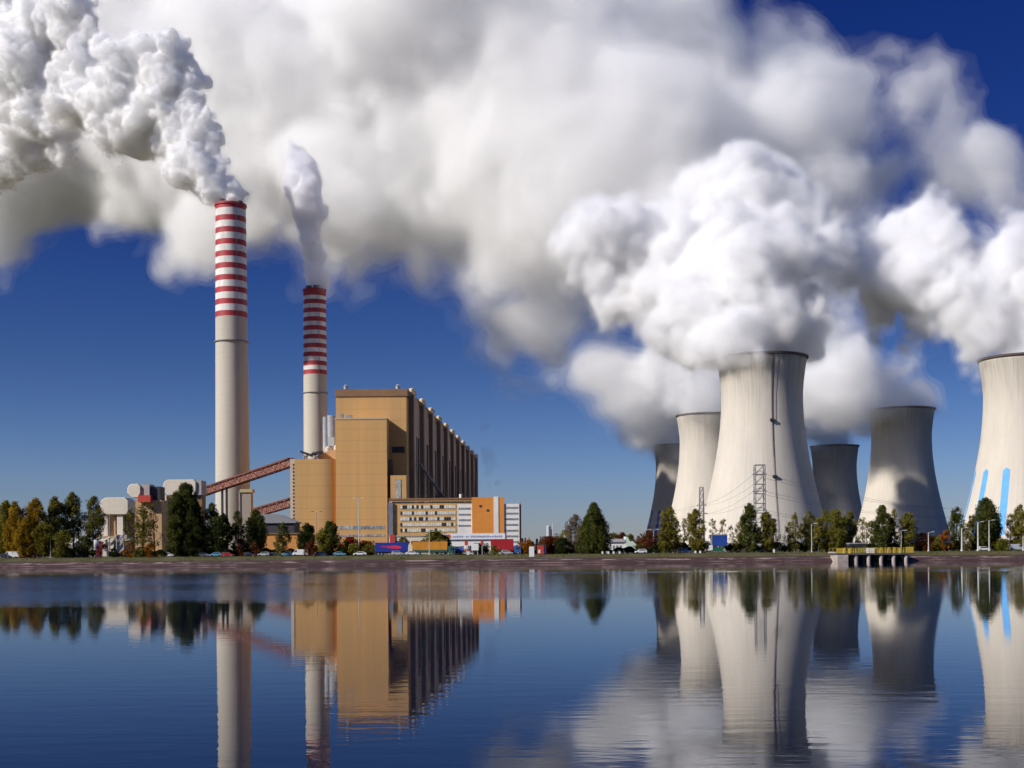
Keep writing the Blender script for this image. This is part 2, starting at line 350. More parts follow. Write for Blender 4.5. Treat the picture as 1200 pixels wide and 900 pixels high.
# ---------------------------------------------------------------- chimneys
M_RED = mat('red chimney paint', (.42, .012, .022), .6, c2=(.27, .03, .035), scale=.25, stretch=(1, 1, .25), detail=8)
M_WHT = mat('white chimney paint', (.74, .72, .68), .6, c2=(.54, .51, .47), scale=.22, stretch=(1, 1, .2), detail=8)
M_CHC = mat('chimney concrete', (.50, .455, .385), .9, c2=(.42, .385, .325), scale=.06, stretch=(1, 1, .15), detail=8, lines=[('Z', 5.0, .08)])
M_GREY = mat('grey steel', (.22, .22, .23), .6, var=.2, scale=.3)
def chimney(px, pyref, Y, rb, rt, ztop, reds, label, flue_h=4):
    b0 = at(px, pyref, Y); X = b0.x
    r = thing('striped_chimney', label, 'chimney', (X, Y, GZ), group='striped chimneys')
    rad = lambda z: rb + (rt - rb) * z / ztop
    zb = reds[-1][0]
    MB().lathe([(rad(z), z) for z in [zb * k / 12 for k in range(13)]], 64).build('shaft', M_CHC, r, smooth=True)
    edges = sorted(reds)
    z = zb; m = MB()
    for (a, c) in edges:
        if a > z: m.cur = 1; m.lathe([(rad(z), z), (rad(a), a)], 64)
        m.cur = 0; m.lathe([(rad(a), a), (rad(c), c)], 64); z = c
    m.build('striped_top', [M_RED, M_WHT], r, smooth=True)
    zt = edges[-1][1]
    MB().lathe([(rad(zt), zt - 1.6), (rad(zt) + .8, zt - 1.4), (rad(zt) + .8, zt + .3), (rad(zt) - 1.5, zt + .3), (rad(zt) - 1.5, zt - 1)], 64).build('crown_ring', M_RED, r)
    MB().lathe([(0, zt - .5), (rad(zt) - .5, zt - .5)], 48).build('cap_slab', M_DARK, r)
    for k in range(4):
        a = math.pi / 2 * k + .5; q = rt * .52
        MB().lathe([(rt * .30, zt - .4), (rt * .30, zt + flue_h), (rt * .26, zt + flue_h), (rt * .26, zt - .3)], 24, (q * math.cos(a), q * math.sin(a))).build('flue', M_RIM, r, smooth=False)
    for zz in (zb - 21,):
        MB().lathe([(rad(zz), zz), (rad(zz) + 1.1, zz), (rad(zz) + 1.1, zz + .9), (rad(zz), zz + .9)], 64).build('platform_ring', M_GREY, r)
    a = math.atan2(-Y, -X) + .35; m = MB()
    for s in (-.02, .02): m.tube(((rad(0) + .4) * math.cos(a + s), (rad(0) + .4) * math.sin(a + s), 0), ((rad(zt) + .4) * math.cos(a + s), (rad(zt) + .4) * math.sin(a + s), zt), .1, n=4)
    m.build('ladder', M_GREY, r)
    return r, X, zt
def zpx(px, py, Y): return at(px, py, Y).z - GZ
Y1, Y2 = 1092, 1442
reds1 = [(zpx(271, y + 3.2, Y1), zpx(271, y - 3.2, Y1)) for y in [258.5 + 13.9 * k for k in range(9)]] + [(zpx(271, 247, Y1), zpx(271, 240.5, Y1))]
reds1 = sorted(reds1); reds1 = [reds1[0]] + reds1[1:]; reds1 = list(reversed(reds1))
ch1 = chimney(271.5, 400, Y1, 14.9, 12.7, 300, reds1, 'taller-looking striped chimney on the left, nearer the camera, pouring brilliant white steam')
reds2 = [(zpx(369, y + 2.6, Y2), zpx(369, y - 2.6, Y2)) for y in [355 + 10.25 * k for k in range(9)]] + [(zpx(369, 348, Y2), zpx(369, 340, Y2))]
reds2 = list(reversed(sorted(reds2)))
ch2 = chimney(369.5, 450, Y2, 14.2, 12.6, 300, reds2, 'smaller-looking striped chimney behind the ochre boiler house, with a straight grey column of steam')

# ---------------------------------------------------------------- boiler house
M_OCH = mat('ochre cladding', (.65, .36, .12), .75, c2=(.52, .31, .125), scale=.04, stretch=(3, 3, .12), detail=8, lines=[('Z', 8.0, .14), ('X', 5.0, .04)])
M_OCH2 = mat('weathered ochre cladding', (.52, .33, .16), .75, c2=(.46, .30, .16), scale=.03, stretch=(3, 3, .3), detail=8, lines=[('Z', 8.0, .12)])
M_BAND = mat('brown band', (.27, .15, .075), .8, var=.2, scale=.1)
M_RIB = mat('brown ribbed cladding', (.58, .40, .28), .8, var=.25, scale=.04, stretch=(1, 1, .2), lines=[('Z', 8.0, .12)])
M_BAY = mat('dark bay cladding', (.06, .045, .045), .6, c2=(.10, .075, .07), scale=.08, lines=[('Z', 6.0, .3)])
M_GLASS = mat('window glass', (.05, .06, .075), .15, var=.4, scale=.3)
M_PALE = mat('pale window panels', (.55, .55, .50), .5, c2=(.20, .21, .22), scale=.35, detail=3)
M_SILV = mat('silver cladding', (.36, .37, .39), .5, var=.25, scale=.2, metal=.3)
M_WHITE = mat('white render', (.84, .83, .80), .8, c2=(.70, .68, .64), scale=.1)
M_RIBSHADE = mat('painted rib shade', (.25, .165, .12), .8, var=.3, scale=.1, stretch=(1, 1, .2))  # dark tone that paints shade on the rib fronts
M_HEAD = mat('painted sunlit rib heads', (.66, .50, .30), .7, var=.1)  # brighter colour makes the rib heads look sunlit
SK = .045      # the long side runs a little to the right of straight away
def bx(px0, px1, ytop, Y, depth, zbot=0):
    a, c = at(px0, ytop, Y), at(px1, ytop, Y)
    return a.x, c.x, Y, Y + depth, zbot, (a.z + c.z) / 2 - GZ
bh = thing('boiler_house', 'huge ochre boiler house with dark ribbed side wall receding to the right', 'power station building', (-100, 925, GZ))
def loc(v): return v
def put(m, name, mt, par, **k):
    o = m.build(name, mt, par, **k); return o
def rel(m, p): m.v = [(x - p.location.x, y - p.location.y, z) for x, y, z in m.v]; return m
x0, x1, ya, yb, zb, zt = bx(393.5, 476, 456, 925, 711)
m = MB(); m.plan([(x0, ya), (x1, ya), (x1 + SK * 711, yb), (x0 + SK * 711, yb)], 0, zt - .4); rel(m, bh).build('hall', M_OCH, bh)
m = MB(); m.plan([(x0 - .6, ya - .6), (x1 + .9, ya - .6), (x1 + .9 + SK * 18, ya + 18), (x0 - .6 + SK * 18, ya + 18)], zt - 5.2, zt); rel(m, bh).build('cornice', M_BAND, bh)
m = MB(); m.plan([(x0 + SK * 18, ya + 18), (x1 + SK * 18 + .4, ya + 18), (x1 + SK * 711 + .4, yb), (x0 + SK * 711, yb)], zt - .5, zt + .4); rel(m, bh).build('roof', M_BAND, bh)
HX1, HZT = x1, zt
for k in range(11):
    y = 938 + 64.5 * k; xx = HX1 + SK * (y - 925)
    m = MB(); m.box(xx - 1, xx + 4.2, y, y + 17, 0, zt - 1.5); rb = rel(m, bh).build('rib', M_RIB, bh)
    m = MB(); m.box(xx + .3, xx + 3.5, y - .35, y - .003, 2, zt - 3); rel(m, bh).build('shade_front', M_RIBSHADE, rb)  # added dark panel in place of the rib front's shade
    m = MB(); m.lathe([(0, zt + 2.5), (1.2, zt + 2.3), (1.8, zt + 1.7), (1.9, zt + .8), (1.9, zt - 1.4), (0, zt - 1.4)], 20, (xx + 2.2, y + 2.0)); m.box(xx - 1.6, xx + 4.5, y + 4, y + 17.2, zt - 1.499, zt + 1.2); rel(m, bh).build('rib_head', M_HEAD, rb)
    # recessed dark bay with glazing and pipes between two ribs
    y2 = y + 64.5 if k < 10 else yb
    xb = HX1 + SK * (y + 17 - 925); 
    m = MB(); m.plan([(xb - .5, y + 17), (xb + .6, y + 17), (xb + .6 + SK * (y2 - y - 17), y2), (xb - .5 + SK * (y2 - y - 17), y2)], 0, zt - 6); by = rel(m, bh).build('bay_wall', M_RIB, bh)
    if k < 8:
        m = MB()
        for q in range(3): yy = y + 24 + q * 13; m.box(xb + .4 + SK * (yy - y - 17), xb + 1.1 + SK * (yy - y - 17), yy, yy + 7, 12, zt - 30)
        rel(m, bh).build('window', M_GLASS, by)
# long enclosed gallery on the side wall
m = MB(); m.tube((HX1 + 7.5, 945, 66), (HX1 + 22.5, 1290, 34), 1.1, n=6); rel(m, bh).build('duct', M_GREY, bh)
# roof vents
for px in (405, 466):
    p = at(px, 456, 930); m = MB(); m.tube((p.x, 932, zt), (p.x, 932, zt + 3.2), 1.7, n=12); m.tube((p.x, 932, zt + 3.2), (p.x, 932, zt + 4.4), 2.1, .4, n=12); rel(m, bh).build('roof_vent', M_SILV, bh)
# front bunker block
x0, x1, ya, yb, zb, z2 = bx(393, 453, 491.5, 907, 17.6)
m = MB(); m.box(x0, x1, ya, yb, 0, z2); rel(m, bh).build('front_block', M_OCH, bh)
m = MB(); m.box(x0 - .3, x1 + .3, ya - .3, yb, z2, z2 + 1.2); rel(m, bh).build('parapet', mat('pale coping', (.55, .42, .26), .8, var=.1), bh)
FX0, FX1 = x0, x1
for j, (yy, hh) in enumerate(((618, 2.2), (627.5, 1.5))):
    z = zpx(425, yy, 907); m = MB()
    for k in range(12):
        wx = FX0 + 1.5 + k * (FX1 - FX0 - 3) / 12; m.box(wx, wx + 2.35, 906.8, 907.5, z - hh / 2, z + hh / 2)
    rel(m, bh).build('window_row', M_PALE, bh)
# rooftop bits on the front block
p = at(401, 490, 912); m = MB(); m.box(p.x - 1, p.x + 1, 910, 913, z2 + 1.2, z2 + 4.5); m.box(p.x + 3, p.x + 7, 910, 914, z2 + 1.2, z2 + 3.6); rel(m, bh).build('roof_unit', M_SILV, bh)
# narrow low block to its right, in the sun
x0, x1, ya, yb, zb, z3 = bx(457.5, 476, 557, 903, 21.6)
m = MB(); m.box(x0, x1, ya, yb, 0, z3); rel(m, bh).build('side_block', M_OCH, bh)
m = MB(); xm = (x0 + x1) / 2
m.box(xm - 1.6, xm + 1.8, ya - .3, ya + .2, 30, z3 - 3); rel(m, bh).build('window_strip', M_PALE, bh)
x0, x1, _, _, _, _ = bx(454.2, 457.5, 557, 907, 10)
m = MB(); m.box(x0, x1, 915, 924.6, 0, z3 + 12); rel(m, bh).build('stair_slot', M_BAY, bh)
# small dark louvre in the recessed wall
p = at(466, 527, 925); m = MB(); m.box(p.x - 4, p.x + 5, 924.3, 925.4, p.z - GZ - 2.2, p.z - GZ + 2.2); rel(m, bh).build('louvre', M_DARK, bh)

# left wing with a rounded corner
lw = thing('bunker_wing', 'lower ochre wing with a rounded corner, left of the boiler house, where conveyors end', 'power station building', (-150, 895, GZ))
WY = 908
xa = at(345, 540, WY).x; xc = at(376, 540, WY).x; xd = at(393, 540, WY).x; ztw = zpx(360, 538, WY)
pts = [(xa, WY), (xc, WY)] + [(xc + 10.5 * math.sin(a), WY + 4 * (1 - math.cos(a))) for a in [R(90) * k / 10 for k in range(1, 11)]]
pts = [(x, y) for x, y in pts] + [(pts[-1][0], 950), (xa, 950)]
m = MB(); m.plan(pts, 0, ztw); rel(m, lw).build('wall', M_OCH, lw)
x0, x1 = at(372, 530, 915).x, at(393, 530, 915).x - .3
m = MB(); m.prism([(x0, ztw), (x1, ztw), (x1, zpx(393, 524, 897)), (x0 + 6, zpx(380, 526, 897)), (x0, zpx(372, 533, 897))], 919, 946); rel(m, lw).build('roof_house', M_OCH2, lw)
m = MB(); z = zpx(383, 537.5, 897); m.box(x0 + 1, x1, 918.6, 919.3, z - .8, z + .9); rel(m, lw).build('window_row', M_GLASS, lw)
for px, py in ((380, 522.5), (390, 521)):
    p = at(px, py, 903); m = MB(); m.tube((p.x, 921, p.z - GZ - 3.5), (p.x, 921, p.z - GZ), 1.9, n=14); m.tube((p.x, 921, p.z - GZ), (p.x, 921, p.z - GZ + 1.3), 1.9, .3, n=14); rel(m, lw).build('roof_tank', mat('cream tank', (.62, .54, .42), .6), lw)
# conveyor heads on the wing's roof: two tilted dark-roofed sheds on white frames
for px in (348, 361):
    p = at(px, 537, 897); X = p.x; m = MB(); m.cur = 0
    m.prism([(X, ztw), (X + 1, ztw), (X + 5.6, ztw + 4.3), (X + 4.6, ztw + 4.6)], 915, 921); m.prism([(X + 4.4, ztw), (X + 5.4, ztw), (X + 1.4, ztw + 3.8), (X + .4, ztw + 3.8)], 915, 921)
    m.cur = 1; m.prism([(X - .6, ztw + 5.2), (X + 6.8, ztw + 2.6), (X + 6.8, ztw + 4.2), (X - .6, ztw + 6.8)], 914.5, 925) if px == 348 else m.prism([(X - .4, ztw + 3.6), (X + 7, ztw + 5.2), (X + 7, ztw + 6.6), (X - .4, ztw + 5)], 914.5, 925)
    rel(m, lw).build('conveyor_head', [M_SILV, M_DARK], lw)
x0 = at(339.5, 540, 912).x; m = MB(); m.box(x0, xa - .05, 913, 920, 0, ztw + .6); rel(m, lw).build('stair_tower', mat('pale stair tower', (.50, .46, .40), .8, var=.15), lw)
m = MB(); zz = 4
while zz < ztw - 2: m.box(xa - 2.0, xa - .6, 912.8, 913.5, zz, zz + 1.5); zz += 2.55
rel(m, lw).build('stair_openings', M_DARK, lw)

# silver stack behind the wing, with small platform
ss = thing('silver_stack', 'slim silver-grey stack between the smaller striped chimney and the boiler house', 'stack', (at(388, 500, 990).x, 990, GZ))
z = zpx(388, 487, 990); MB().lathe([(2.9, 0), (2.9, z), (2.6, z)], 24).build('pipe', M_SILV, ss, smooth=True)
MB().lathe([(2.0, 0), (2.0, z - 1), (1.8, z - 1)], 24, (-4.6, 1)).build('side_pipe', M_SILV, ss, smooth=True)
MB().box(-2.2, 2.8, -3.4, 3.2, z - 24, z - 17).build('platform_house', mat('pale blue cabin', (.40, .47, .52), .6), ss)

# ---------------------------------------------------------------- conveyor galleries
M_REDB = mat('red-brown steel', (.22, .065, .045), .7, c2=(.12, .04, .035), scale=.3)
M_PANEL = mat('gallery panels', (.34, .15, .10), .7, c2=(.13, .055, .045), scale=.4)
def gallery(name, label, a, b, wdt, hgt, mt, npan):
    a, b = Vector(a), Vector(b); r = thing(name, label, 'conveyor', (a.x, a.y, GZ), group='conveyor galleries')
    d = b - a; L_ = d.length; u = d.normalized(); s = Vector((0, 0, 1)).cross(u).normalized(); n = u.cross(s)
    o = Vector((0, 0, a.z - GZ))
    def pt(t, q, h): return o + d * t + s * q + n * h
    m = MB()
    def beam(p, q, w): m.tube(p, q, w, n=4)
    W, H = wdt / 2, hgt / 2
    for q in (-W, W):
        for h in (-H, H): beam(pt(0, q, h), pt(1, q, h), .42)
        for k in range(npan):
            t0, t1 = k / npan, (k + 1) / npan; beam(pt(t0, q, -H), pt(t0, q, H), .26)
            beam(pt(t0, q, -H if k % 2 else H), pt(t1, q, H if k % 2 else -H), .3)
    m.build('truss', mt, r)
    m = MB()
    m.v = [tuple(pt(t, q, h)) for t in (0, 1) for (q, h) in ((-W + .9, -H + .2), (W - .9, -H + .2), (W - .9, H - .4), (-W + .9, H - .4))]
    for f in ((0, 1, 2, 3), (7, 6, 5, 4), (0, 4, 5, 1), (1, 5, 6, 2), (2, 6, 7, 3), (3, 7, 4, 0)): m.f.append(f); m.mi.append(0)
    m.build('enclosure', M_PANEL, r)
    m = MB(); m.v = [tuple(pt(t, q, h)) for t in (0, 1) for (q, h) in ((-W - .5, H + .3), (W + .5, H + .3), (W + .5, H + .8), (-W - .5, H + .8))]
    for f in ((0, 1, 2, 3), (7, 6, 5, 4), (0, 4, 5, 1), (1, 5, 6, 2), (2, 6, 7, 3), (3, 7, 4, 0)): m.f.append(f); m.mi.append(0)
    m.build('roof', mt, r)
    return r, pt
A = at(232, 579, 1045); B = at(341.5, 542, 938)
g1, pt = gallery('conveyor_gallery', 'long red-brown trussed conveyor gallery climbing past the left chimney to the ochre wing', A, B, 5, 5.4, M_REDB, 22)
for px in (263, 268.5):
    t = (px - 232) / 111.5; q = pt(t, 0, -2.6); m = MB()
    for s in (-2.2, 2.2): m.tube((q.x, q.y + s, 0), (q.x, q.y + s, q.z), .55, n=6)
    for k in range(4): z0 = q.z * k / 4; z1 = q.z * (k + 1) / 4; m.tube((q.x, q.y - 2.2, z0), (q.x, q.y + 2.2, z1), .25, n=4)
    m.build('leg', M_DARK, g1)
A = at(300, 601, 960); B = at(341.5, 589, 938)
g2, pt = gallery('conveyor_gallery', 'short lower red-brown trussed conveyor gallery meeting the ochre wing near its foot', A, B, 5, 5.4, M_REDB, 9)
A = at(318, 600, 905); B = at(343, 620, 899)
m = MB(); m.tube(A - Vector((A.x, A.y, GZ)), B - Vector((A.x, A.y, GZ)), 1.6, n=4)
m.build('descending_duct', M_REDB, g2)

# brown tower block behind the galleries beside the left chimney
bt = thing('junction_tower', 'slim brownish junction tower at the right foot of the left chimney', 'tower', (at(287, 600, 960).x, 960, GZ))
z = zpx(287, 577, 960); MB().box(-3.4, 4.6, 0, 8, 0, z).build('wall', mat('brown-grey cladding', (.36, .30, .25), .8, var=.15), bt)
MB().box(-4.4, -3.4, -.6, 8, 0, z + 1).build('white_pipe', M_SILV, bt); MB().box(-3.6, 5.8, -.8, 8.6, z, z + 2.4).build('head', mat('ochre head', (.45, .36, .20), .8), bt)

# sheds below the lower gallery
sh = thing('ochre_shed', 'low orange-ochre shed glimpsed between the dark trees under the lower conveyor', 'shed', (at(330, 640, 620).x, 620, GZ))
MB().box(-10, 12, 0, 14, 0, 10).build('wall', mat('orange cladding', (.62, .27, .07), .8, var=.1), sh); MB().box(-10.5, 12.5, -.5, 14.5, 10, 10.6).build('roof', M_BAND, sh)
gs = thing('grey_shed', 'grey roofed shed behind the trees under the lower conveyor gallery', 'shed', (at(323, 610, 760).x, 760, GZ))
z = zpx(323, 613, 760); MB().box(-9, 11, 0, 20, 0, z).build('wall', mat('dark shed wall', (.04, .04, .05), .8), gs)
MB().prism([(-10, z), (12, z), (12, z + .8), (1, z + 5.2), (-10, z + 5.5)], -1, 21).build('roof', mat('grey sheet roof', (.28, .28, .30), .6, var=.15), gs)

# ---------------------------------------------------------------- coal transfer towers, left
M_CREAM = mat('cream cladding', (.74, .66, .54), .7, c2=(.66, .58, .46), scale=.1, lines=[('X', 3.0, .06), ('Z', 3.0, .05)])
M_GALV = mat('shaded grey cladding', (.42, .37, .34), .7, var=.1, scale=.1)
M_REDP = mat('red panel', (.52, .05, .03), .7, var=.15)
def head(x0, x1, z0, z1, y0, y1, c, cb=None):
    cb = cb or c
    return MB().prism([(x0 + cb, z0), (x1 - cb * .5, z0), (x1, z0 + cb), (x1, z1 - c * .5), (x1 - c * .5, z1), (x0 + c, z1), (x0 + c * .35, z1 - c * .35), (x0, z1 - c), (x0, z0 + cb)], y0, y1)
tt = thing('transfer_tower', 'lowest of the cream coal transfer towers, leftmost, with a wide faceted head on pillars', 'transfer tower', (at(134, 640, 700).x, 700, GZ), group='coal transfer towers')
k_ = 700 / F; g = lambda px: (px - 134.5) * k_; zz = lambda py: (HZ + 3.5 - py) * k_ + CAM_Z - GZ
head(g(117), g(151), zz(603), zz(583), 0, 14, 3.6, 2.0).build('head', M_CREAM, tt, bevel=.3)
MB().box(g(119), g(126), 1, 4, 0, zz(603)).build('pillar', M_CREAM, tt); MB().box(g(127.5), g(134), 2.5, 8, 0, zz(603)).build('shaft', M_OCH2, tt)
MB().box(g(137), g(144), 1, 4, 0, zz(603)).build('pillar', M_CREAM, tt); MB().box(g(144), g(151), 4, 12, 0, zz(603)).build('rear_wall', M_BAND, tt)
MB().box(g(112), g(150), -3, 10, 0, zz(628)).build('base', mat('tan base', (.55, .40, .22), .8, var=.2, scale=.2), tt)
tt = thing('transfer_tower', 'middle cream coal transfer tower with a red box below its rounded white head', 'transfer tower', (at(167, 640, 740).x, 740, GZ), group='coal transfer towers')
k_ = 740 / F; g = lambda px: (px - 167) * k_; zz = lambda py: (HZ + 3.3 - py) * k_ + CAM_Z - GZ
head(g(149.5), g(165), zz(583), zz(567), 0, 12, 2.6).build('head', M_CREAM, tt, bevel=.3)
MB().box(g(165.05), g(175), 1, 12, zz(584), zz(567.5)).build('head_side', M_GALV, tt); MB().box(g(175.05), g(186), 3, 14, zz(586), zz(570)).build('dark_annex', M_DARK, tt)
MB().box(g(152), g(188), 3, 14, 0, zz(586)).build('wall', M_OCH2, tt); MB().box(g(163), g(177.5), -1.5, 3, zz(588.5), zz(580.5)).build('red_box', M_REDP, tt)
tt = thing('transfer_tower', 'rightmost and tallest cream coal transfer tower, half behind the big dark tree', 'transfer tower', (at(212, 640, 780).x, 780, GZ), group='coal transfer towers')
k_ = 780 / F; g = lambda px: (px - 212) * k_; zz = lambda py: (HZ + 2.9 - py) * k_ + CAM_Z - GZ
head(g(191.5), g(230), zz(580), zz(562), 0, 14, 2.8).build('head', M_CREAM, tt, bevel=.3)
MB().box(g(230.05), g(236), 1, 14, zz(580), zz(563)).build('head_side', M_GALV, tt)
MB().box(g(187), g(196), -1, 6, 0, zz(580.2)).build('pillar', M_CREAM, tt); MB().box(g(197), g(228), 3, 13, 0, zz(580.2)).build('wall', M_OCH2, tt); MB().box(g(229), g(236), 2, 12, 0, zz(580.2)).build('pillar', M_BAND, tt)
# small yard plant in front of them
yp = thing('yard_plant', 'jumble of low cream sheds and pipes among the golden poplars left of the transfer towers', 'industrial plant', (at(88, 640, 600).x, 600, GZ))
rnd = random.Random(8)
for (a, c, t0, mt) in ((-18, -12, 12.5, M_CREAM), (-11, -5, 7, M_OCH2), (-4, 1, 9, M_CREAM), (2, 10, 6, M_OCH2), (11, 18, 8, M_CREAM), (18.5, 24, 10, M_GALV)):
    MB().box(a, c, rnd.uniform(0, 3), 8, 0, t0).build('shed', mt, yp)
m = MB(); 
for k in range(9): x = -4 + k * 3.4; m.tube((x, -1, 0), (x + rnd.uniform(-1, 2), -1, rnd.uniform(8, 15)), .3, n=5); m.tube((x, -1, 5 + k % 3), (x + 4, -1, 8 + k % 4), .3, n=5)
m.build('pipework', M_SILV, yp)
st = thing('storage_tank', 'small white round-topped tank left of the lowest transfer tower', 'tank', (at(111, 640, 520).x, 520, GZ))
MB().lathe([(2.6, 0), (2.6, 4.6), (2.2, 6), (1.2, 6.8), (0, 7)], 24).build('shell', M_WHITE, st, smooth=True); MB().tube((0, 0, 6.8), (0, 0, 8), .3, n=6).build('vent', M_GREY, st)

# ---------------------------------------------------------------- offices
def windows(par, px0, px1, rows, Y, n, h, mt, name='window_row', gap=.25, px_c=None, seed=0, fr=None):
    rn = random.Random(seed)
    for py in rows:
        a, c = at(px0, py, Y), at(px1, py, Y); z = (a.z + c.z) / 2 - GZ; st = (c.x - a.x) / n; m = MB()
        for k in range(n):
            m.cur = rn.choice((0, 0, 0, 0, 1)) if isinstance(mt, list) else 0
            m.box(a.x + st * (k + gap / 2), a.x + st * (k + 1 - gap / 2), Y - .12, Y + .3, z - h / 2, z + h / 2)
        rel(m, par).build(name, mt, par)
oo = thing('ochre_office', 'long five-storey ochre office block with pale strip windows below the ribbed wall', 'office building', (-40, 740, GZ))
x0, x1, ya, yb, _, z = bx(456, 554, 585.5, 740, 16)
rel(MB().box(x0, x1, ya, yb, 0, z), oo).build('wall', M_OCH, oo); rel(MB().box(x0 - .3, x1 + .3, ya - .4, yb + .3, z, z + .9), oo).build('parapet', M_BAND, oo)
M_LITW = mat('blinds behind glass', (.80, .80, .72), .5, c2=(.50, .54, .50), scale=.5, detail=3)
windows(oo, 469, 534, [594, 601.2, 608, 614.6, 621.3], 739.9, 24, 1.9, [M_LITW, M_GLASS], gap=.14, seed=3)
windows(oo, 459, 552, [588.4], 739.9, 34, .9, [M_GLASS, M_BAND], gap=.3, seed=4)
a, c = at(455.2, 600, 740), at(460.6, 600, 740); rel(MB().box(a.x, c.x, 738.8, 740, 5, zpx(458, 589, 740)), oo).build('stair_glazing', mat('grey glazing', (.22, .23, .28), .4, var=.3, scale=.6, lines=[('Z', 2.0, .4)]), oo)
p = at(540, 582, 748); rel(MB().tube((p.x, 748, z + .9), (p.x, 748, z + 3.4), .9, n=12), oo).build('roof_vent', M_WHITE, oo)
wo_ = thing('white_office', 'white office block with grey window strips and a big orange panelled front', 'office building', (0, 690, GZ))
Y = 690
x0, x1, ya, yb, _, z = bx(536, 608.5, 590.6, Y, 14)
rel(MB().box(x0, x1, ya, yb, 0, z), wo_).build('wall', M_WHITE, wo_)
M_ORG = mat('orange cladding panels', (.74, .28, .045), .6, c2=(.68, .25, .04), scale=.1, lines=[('X', 4.0, .12), ('Z', 3.2, .12)])
a0, a1, _, _, _, zo = bx(553, 590.6, 582.6, Y - .6, 18)
rel(MB().box(a0, a1, Y - .6, Y + 13, 0, zo), wo_).build('orange_front', M_ORG, wo_)
b0, b1, _, _, _, _ = bx(578.5, 584, 582, Y - .8, 1)
rel(MB().box(b0, b1, Y - .85, Y - .6, 0, zo + .3), wo_).build('white_stripe', M_WHITE, wo_)
rel(MB().box(x1 + .02, x1 + 1.0, ya + .5, yb, 0, z + .2), wo_).build('side_wall', mat('shaded orange side', (.36, .13, .08), .8), wo_)  # orange side wall, coloured darker to carry its shade
M_GWIN = mat('grey windows', (.10, .11, .13), .3, c2=(.35, .35, .36), scale=.9, detail=2)
windows(wo_, 537, 552, [596, 603, 609.5, 616], Y, 6, 1.0, M_GWIN, gap=.3)
windows(wo_, 591.5, 607.5, [595, 601.7, 608.3, 615, 621.8, 628.4, 635], Y, 7, 1.0, M_GWIN, gap=.3)
for px, py in ((563, 593), (571.5, 598)):
    p = at(px, py, Y - .6); rel(MB().box(p.x - .6, p.x + .6, Y - .8, Y - .6, p.z - GZ - .5, p.z - GZ + .5), wo_).build('wall_vent', M_DARK, wo_)

# pale annex in front of the ochre office
an = thing('pale_annex', 'low pale annex with small dark windows at the foot of the ochre office block', 'annex', (at(480, 640, 640).x, 640, GZ))
k_ = 640 / F; g = lambda px: (px - 480) * k_
MB().box(g(456), g(522), 0, 14, 0, 8.6).build('wall', M_CREAM, an); MB().box(g(456) - .3, g(522) + .3, -.3, 14.3, 8.6, 9.2).build('roof', M_GALV, an)
m = MB(); [m.box(g(464 + 6 * k), g(466.5 + 6 * k), -.15, .2, 4.6, 6.4) for k in range(9)]; m.build('window_row', M_GLASS, an)
MB().box(g(457), g(463), -.5, 0, 0, 9.6).build('red_gate', M_REDP, an)

# white hall with banner
hl = thing('white_hall', 'low white hall with a long white banner board in front of the offices', 'hall', (at(555, 640, 560).x, 560, GZ))
k_ = 560 / F; g = lambda px: (px - 555) * k_; zz = lambda py: (HZ + .3 - py) * k_ + CAM_Z - GZ
MB().box(g(522), g(594), 0, 12, 0, zz(631.5)).build('wall', M_WHITE, hl)
MB().box(g(519), g(592), -.6, 0, zz(632), zz(625)).build('banner', mat('white banner', (.80, .80, .84), .6), hl)
M_MARK = mat('faint blue lettering', (.25, .28, .52), .6); m = MB(); rn = random.Random(5)
x = g(531)
while x < g(588):
    wd = rn.uniform(.35, .8); h0 = rn.choice((0, 0, .35)); m.box(x, x + wd * .3, -.68, -.6, zz(630.2), zz(627.2) - h0); m.box(x, x + wd, -.68, -.6, zz(628.9), zz(628.3)); x += wd + rn.choice((.25, .25, .3, 1.1))
m.build('banner_marks', M_MARK, hl)
m = MB(); m.tube((g(526), -.7, zz(628.4)), (g(526), -.6, zz(628.4)), 1.0, n=16); m.build('orange_logo', mat('orange mark', (.75, .22, .06), .6), hl)
m = MB(); [m.box(g(530 + 9 * k), g(534 + 9 * k), -.1, .1, 1.4, 3.4) for k in range(6)]; m.build('window_row', M_GWIN, hl)

lb = thing('white_low_building', 'low white building with a pale green roof piece right of the big conical tree', 'building', (at(726, 640, 520).x, 520, GZ))
k_ = 520 / F; g = lambda px: (px - 726) * k_
MB().box(g(712), g(734), 0, 10, 0, 4.4).build('wall', M_WHITE, lb); MB().prism([(g(711), 4.4), (g(733), 4.4), (g(732), 5.6), (g(713), 5.9)], -.5, 10.5).build('roof', mat('lilac grey roof', (.45, .42, .46), .7), lb)
MB().prism([(g(733.2), 0), (g(745), 0), (g(745), 3.6), (g(741), 4.8), (g(738), 4.6), (g(736), 6.4), (g(733.2), 6.6)], -.3, 9).build('annex', mat('pale green cladding', (.55, .66, .55), .7), lb)
m = MB(); [m.box(g(714 + 4 * k), g(716 + 4 * k), -.12, .1, 1.6, 3) for k in range(4)]; m.build('window_row', M_GWIN, lb)

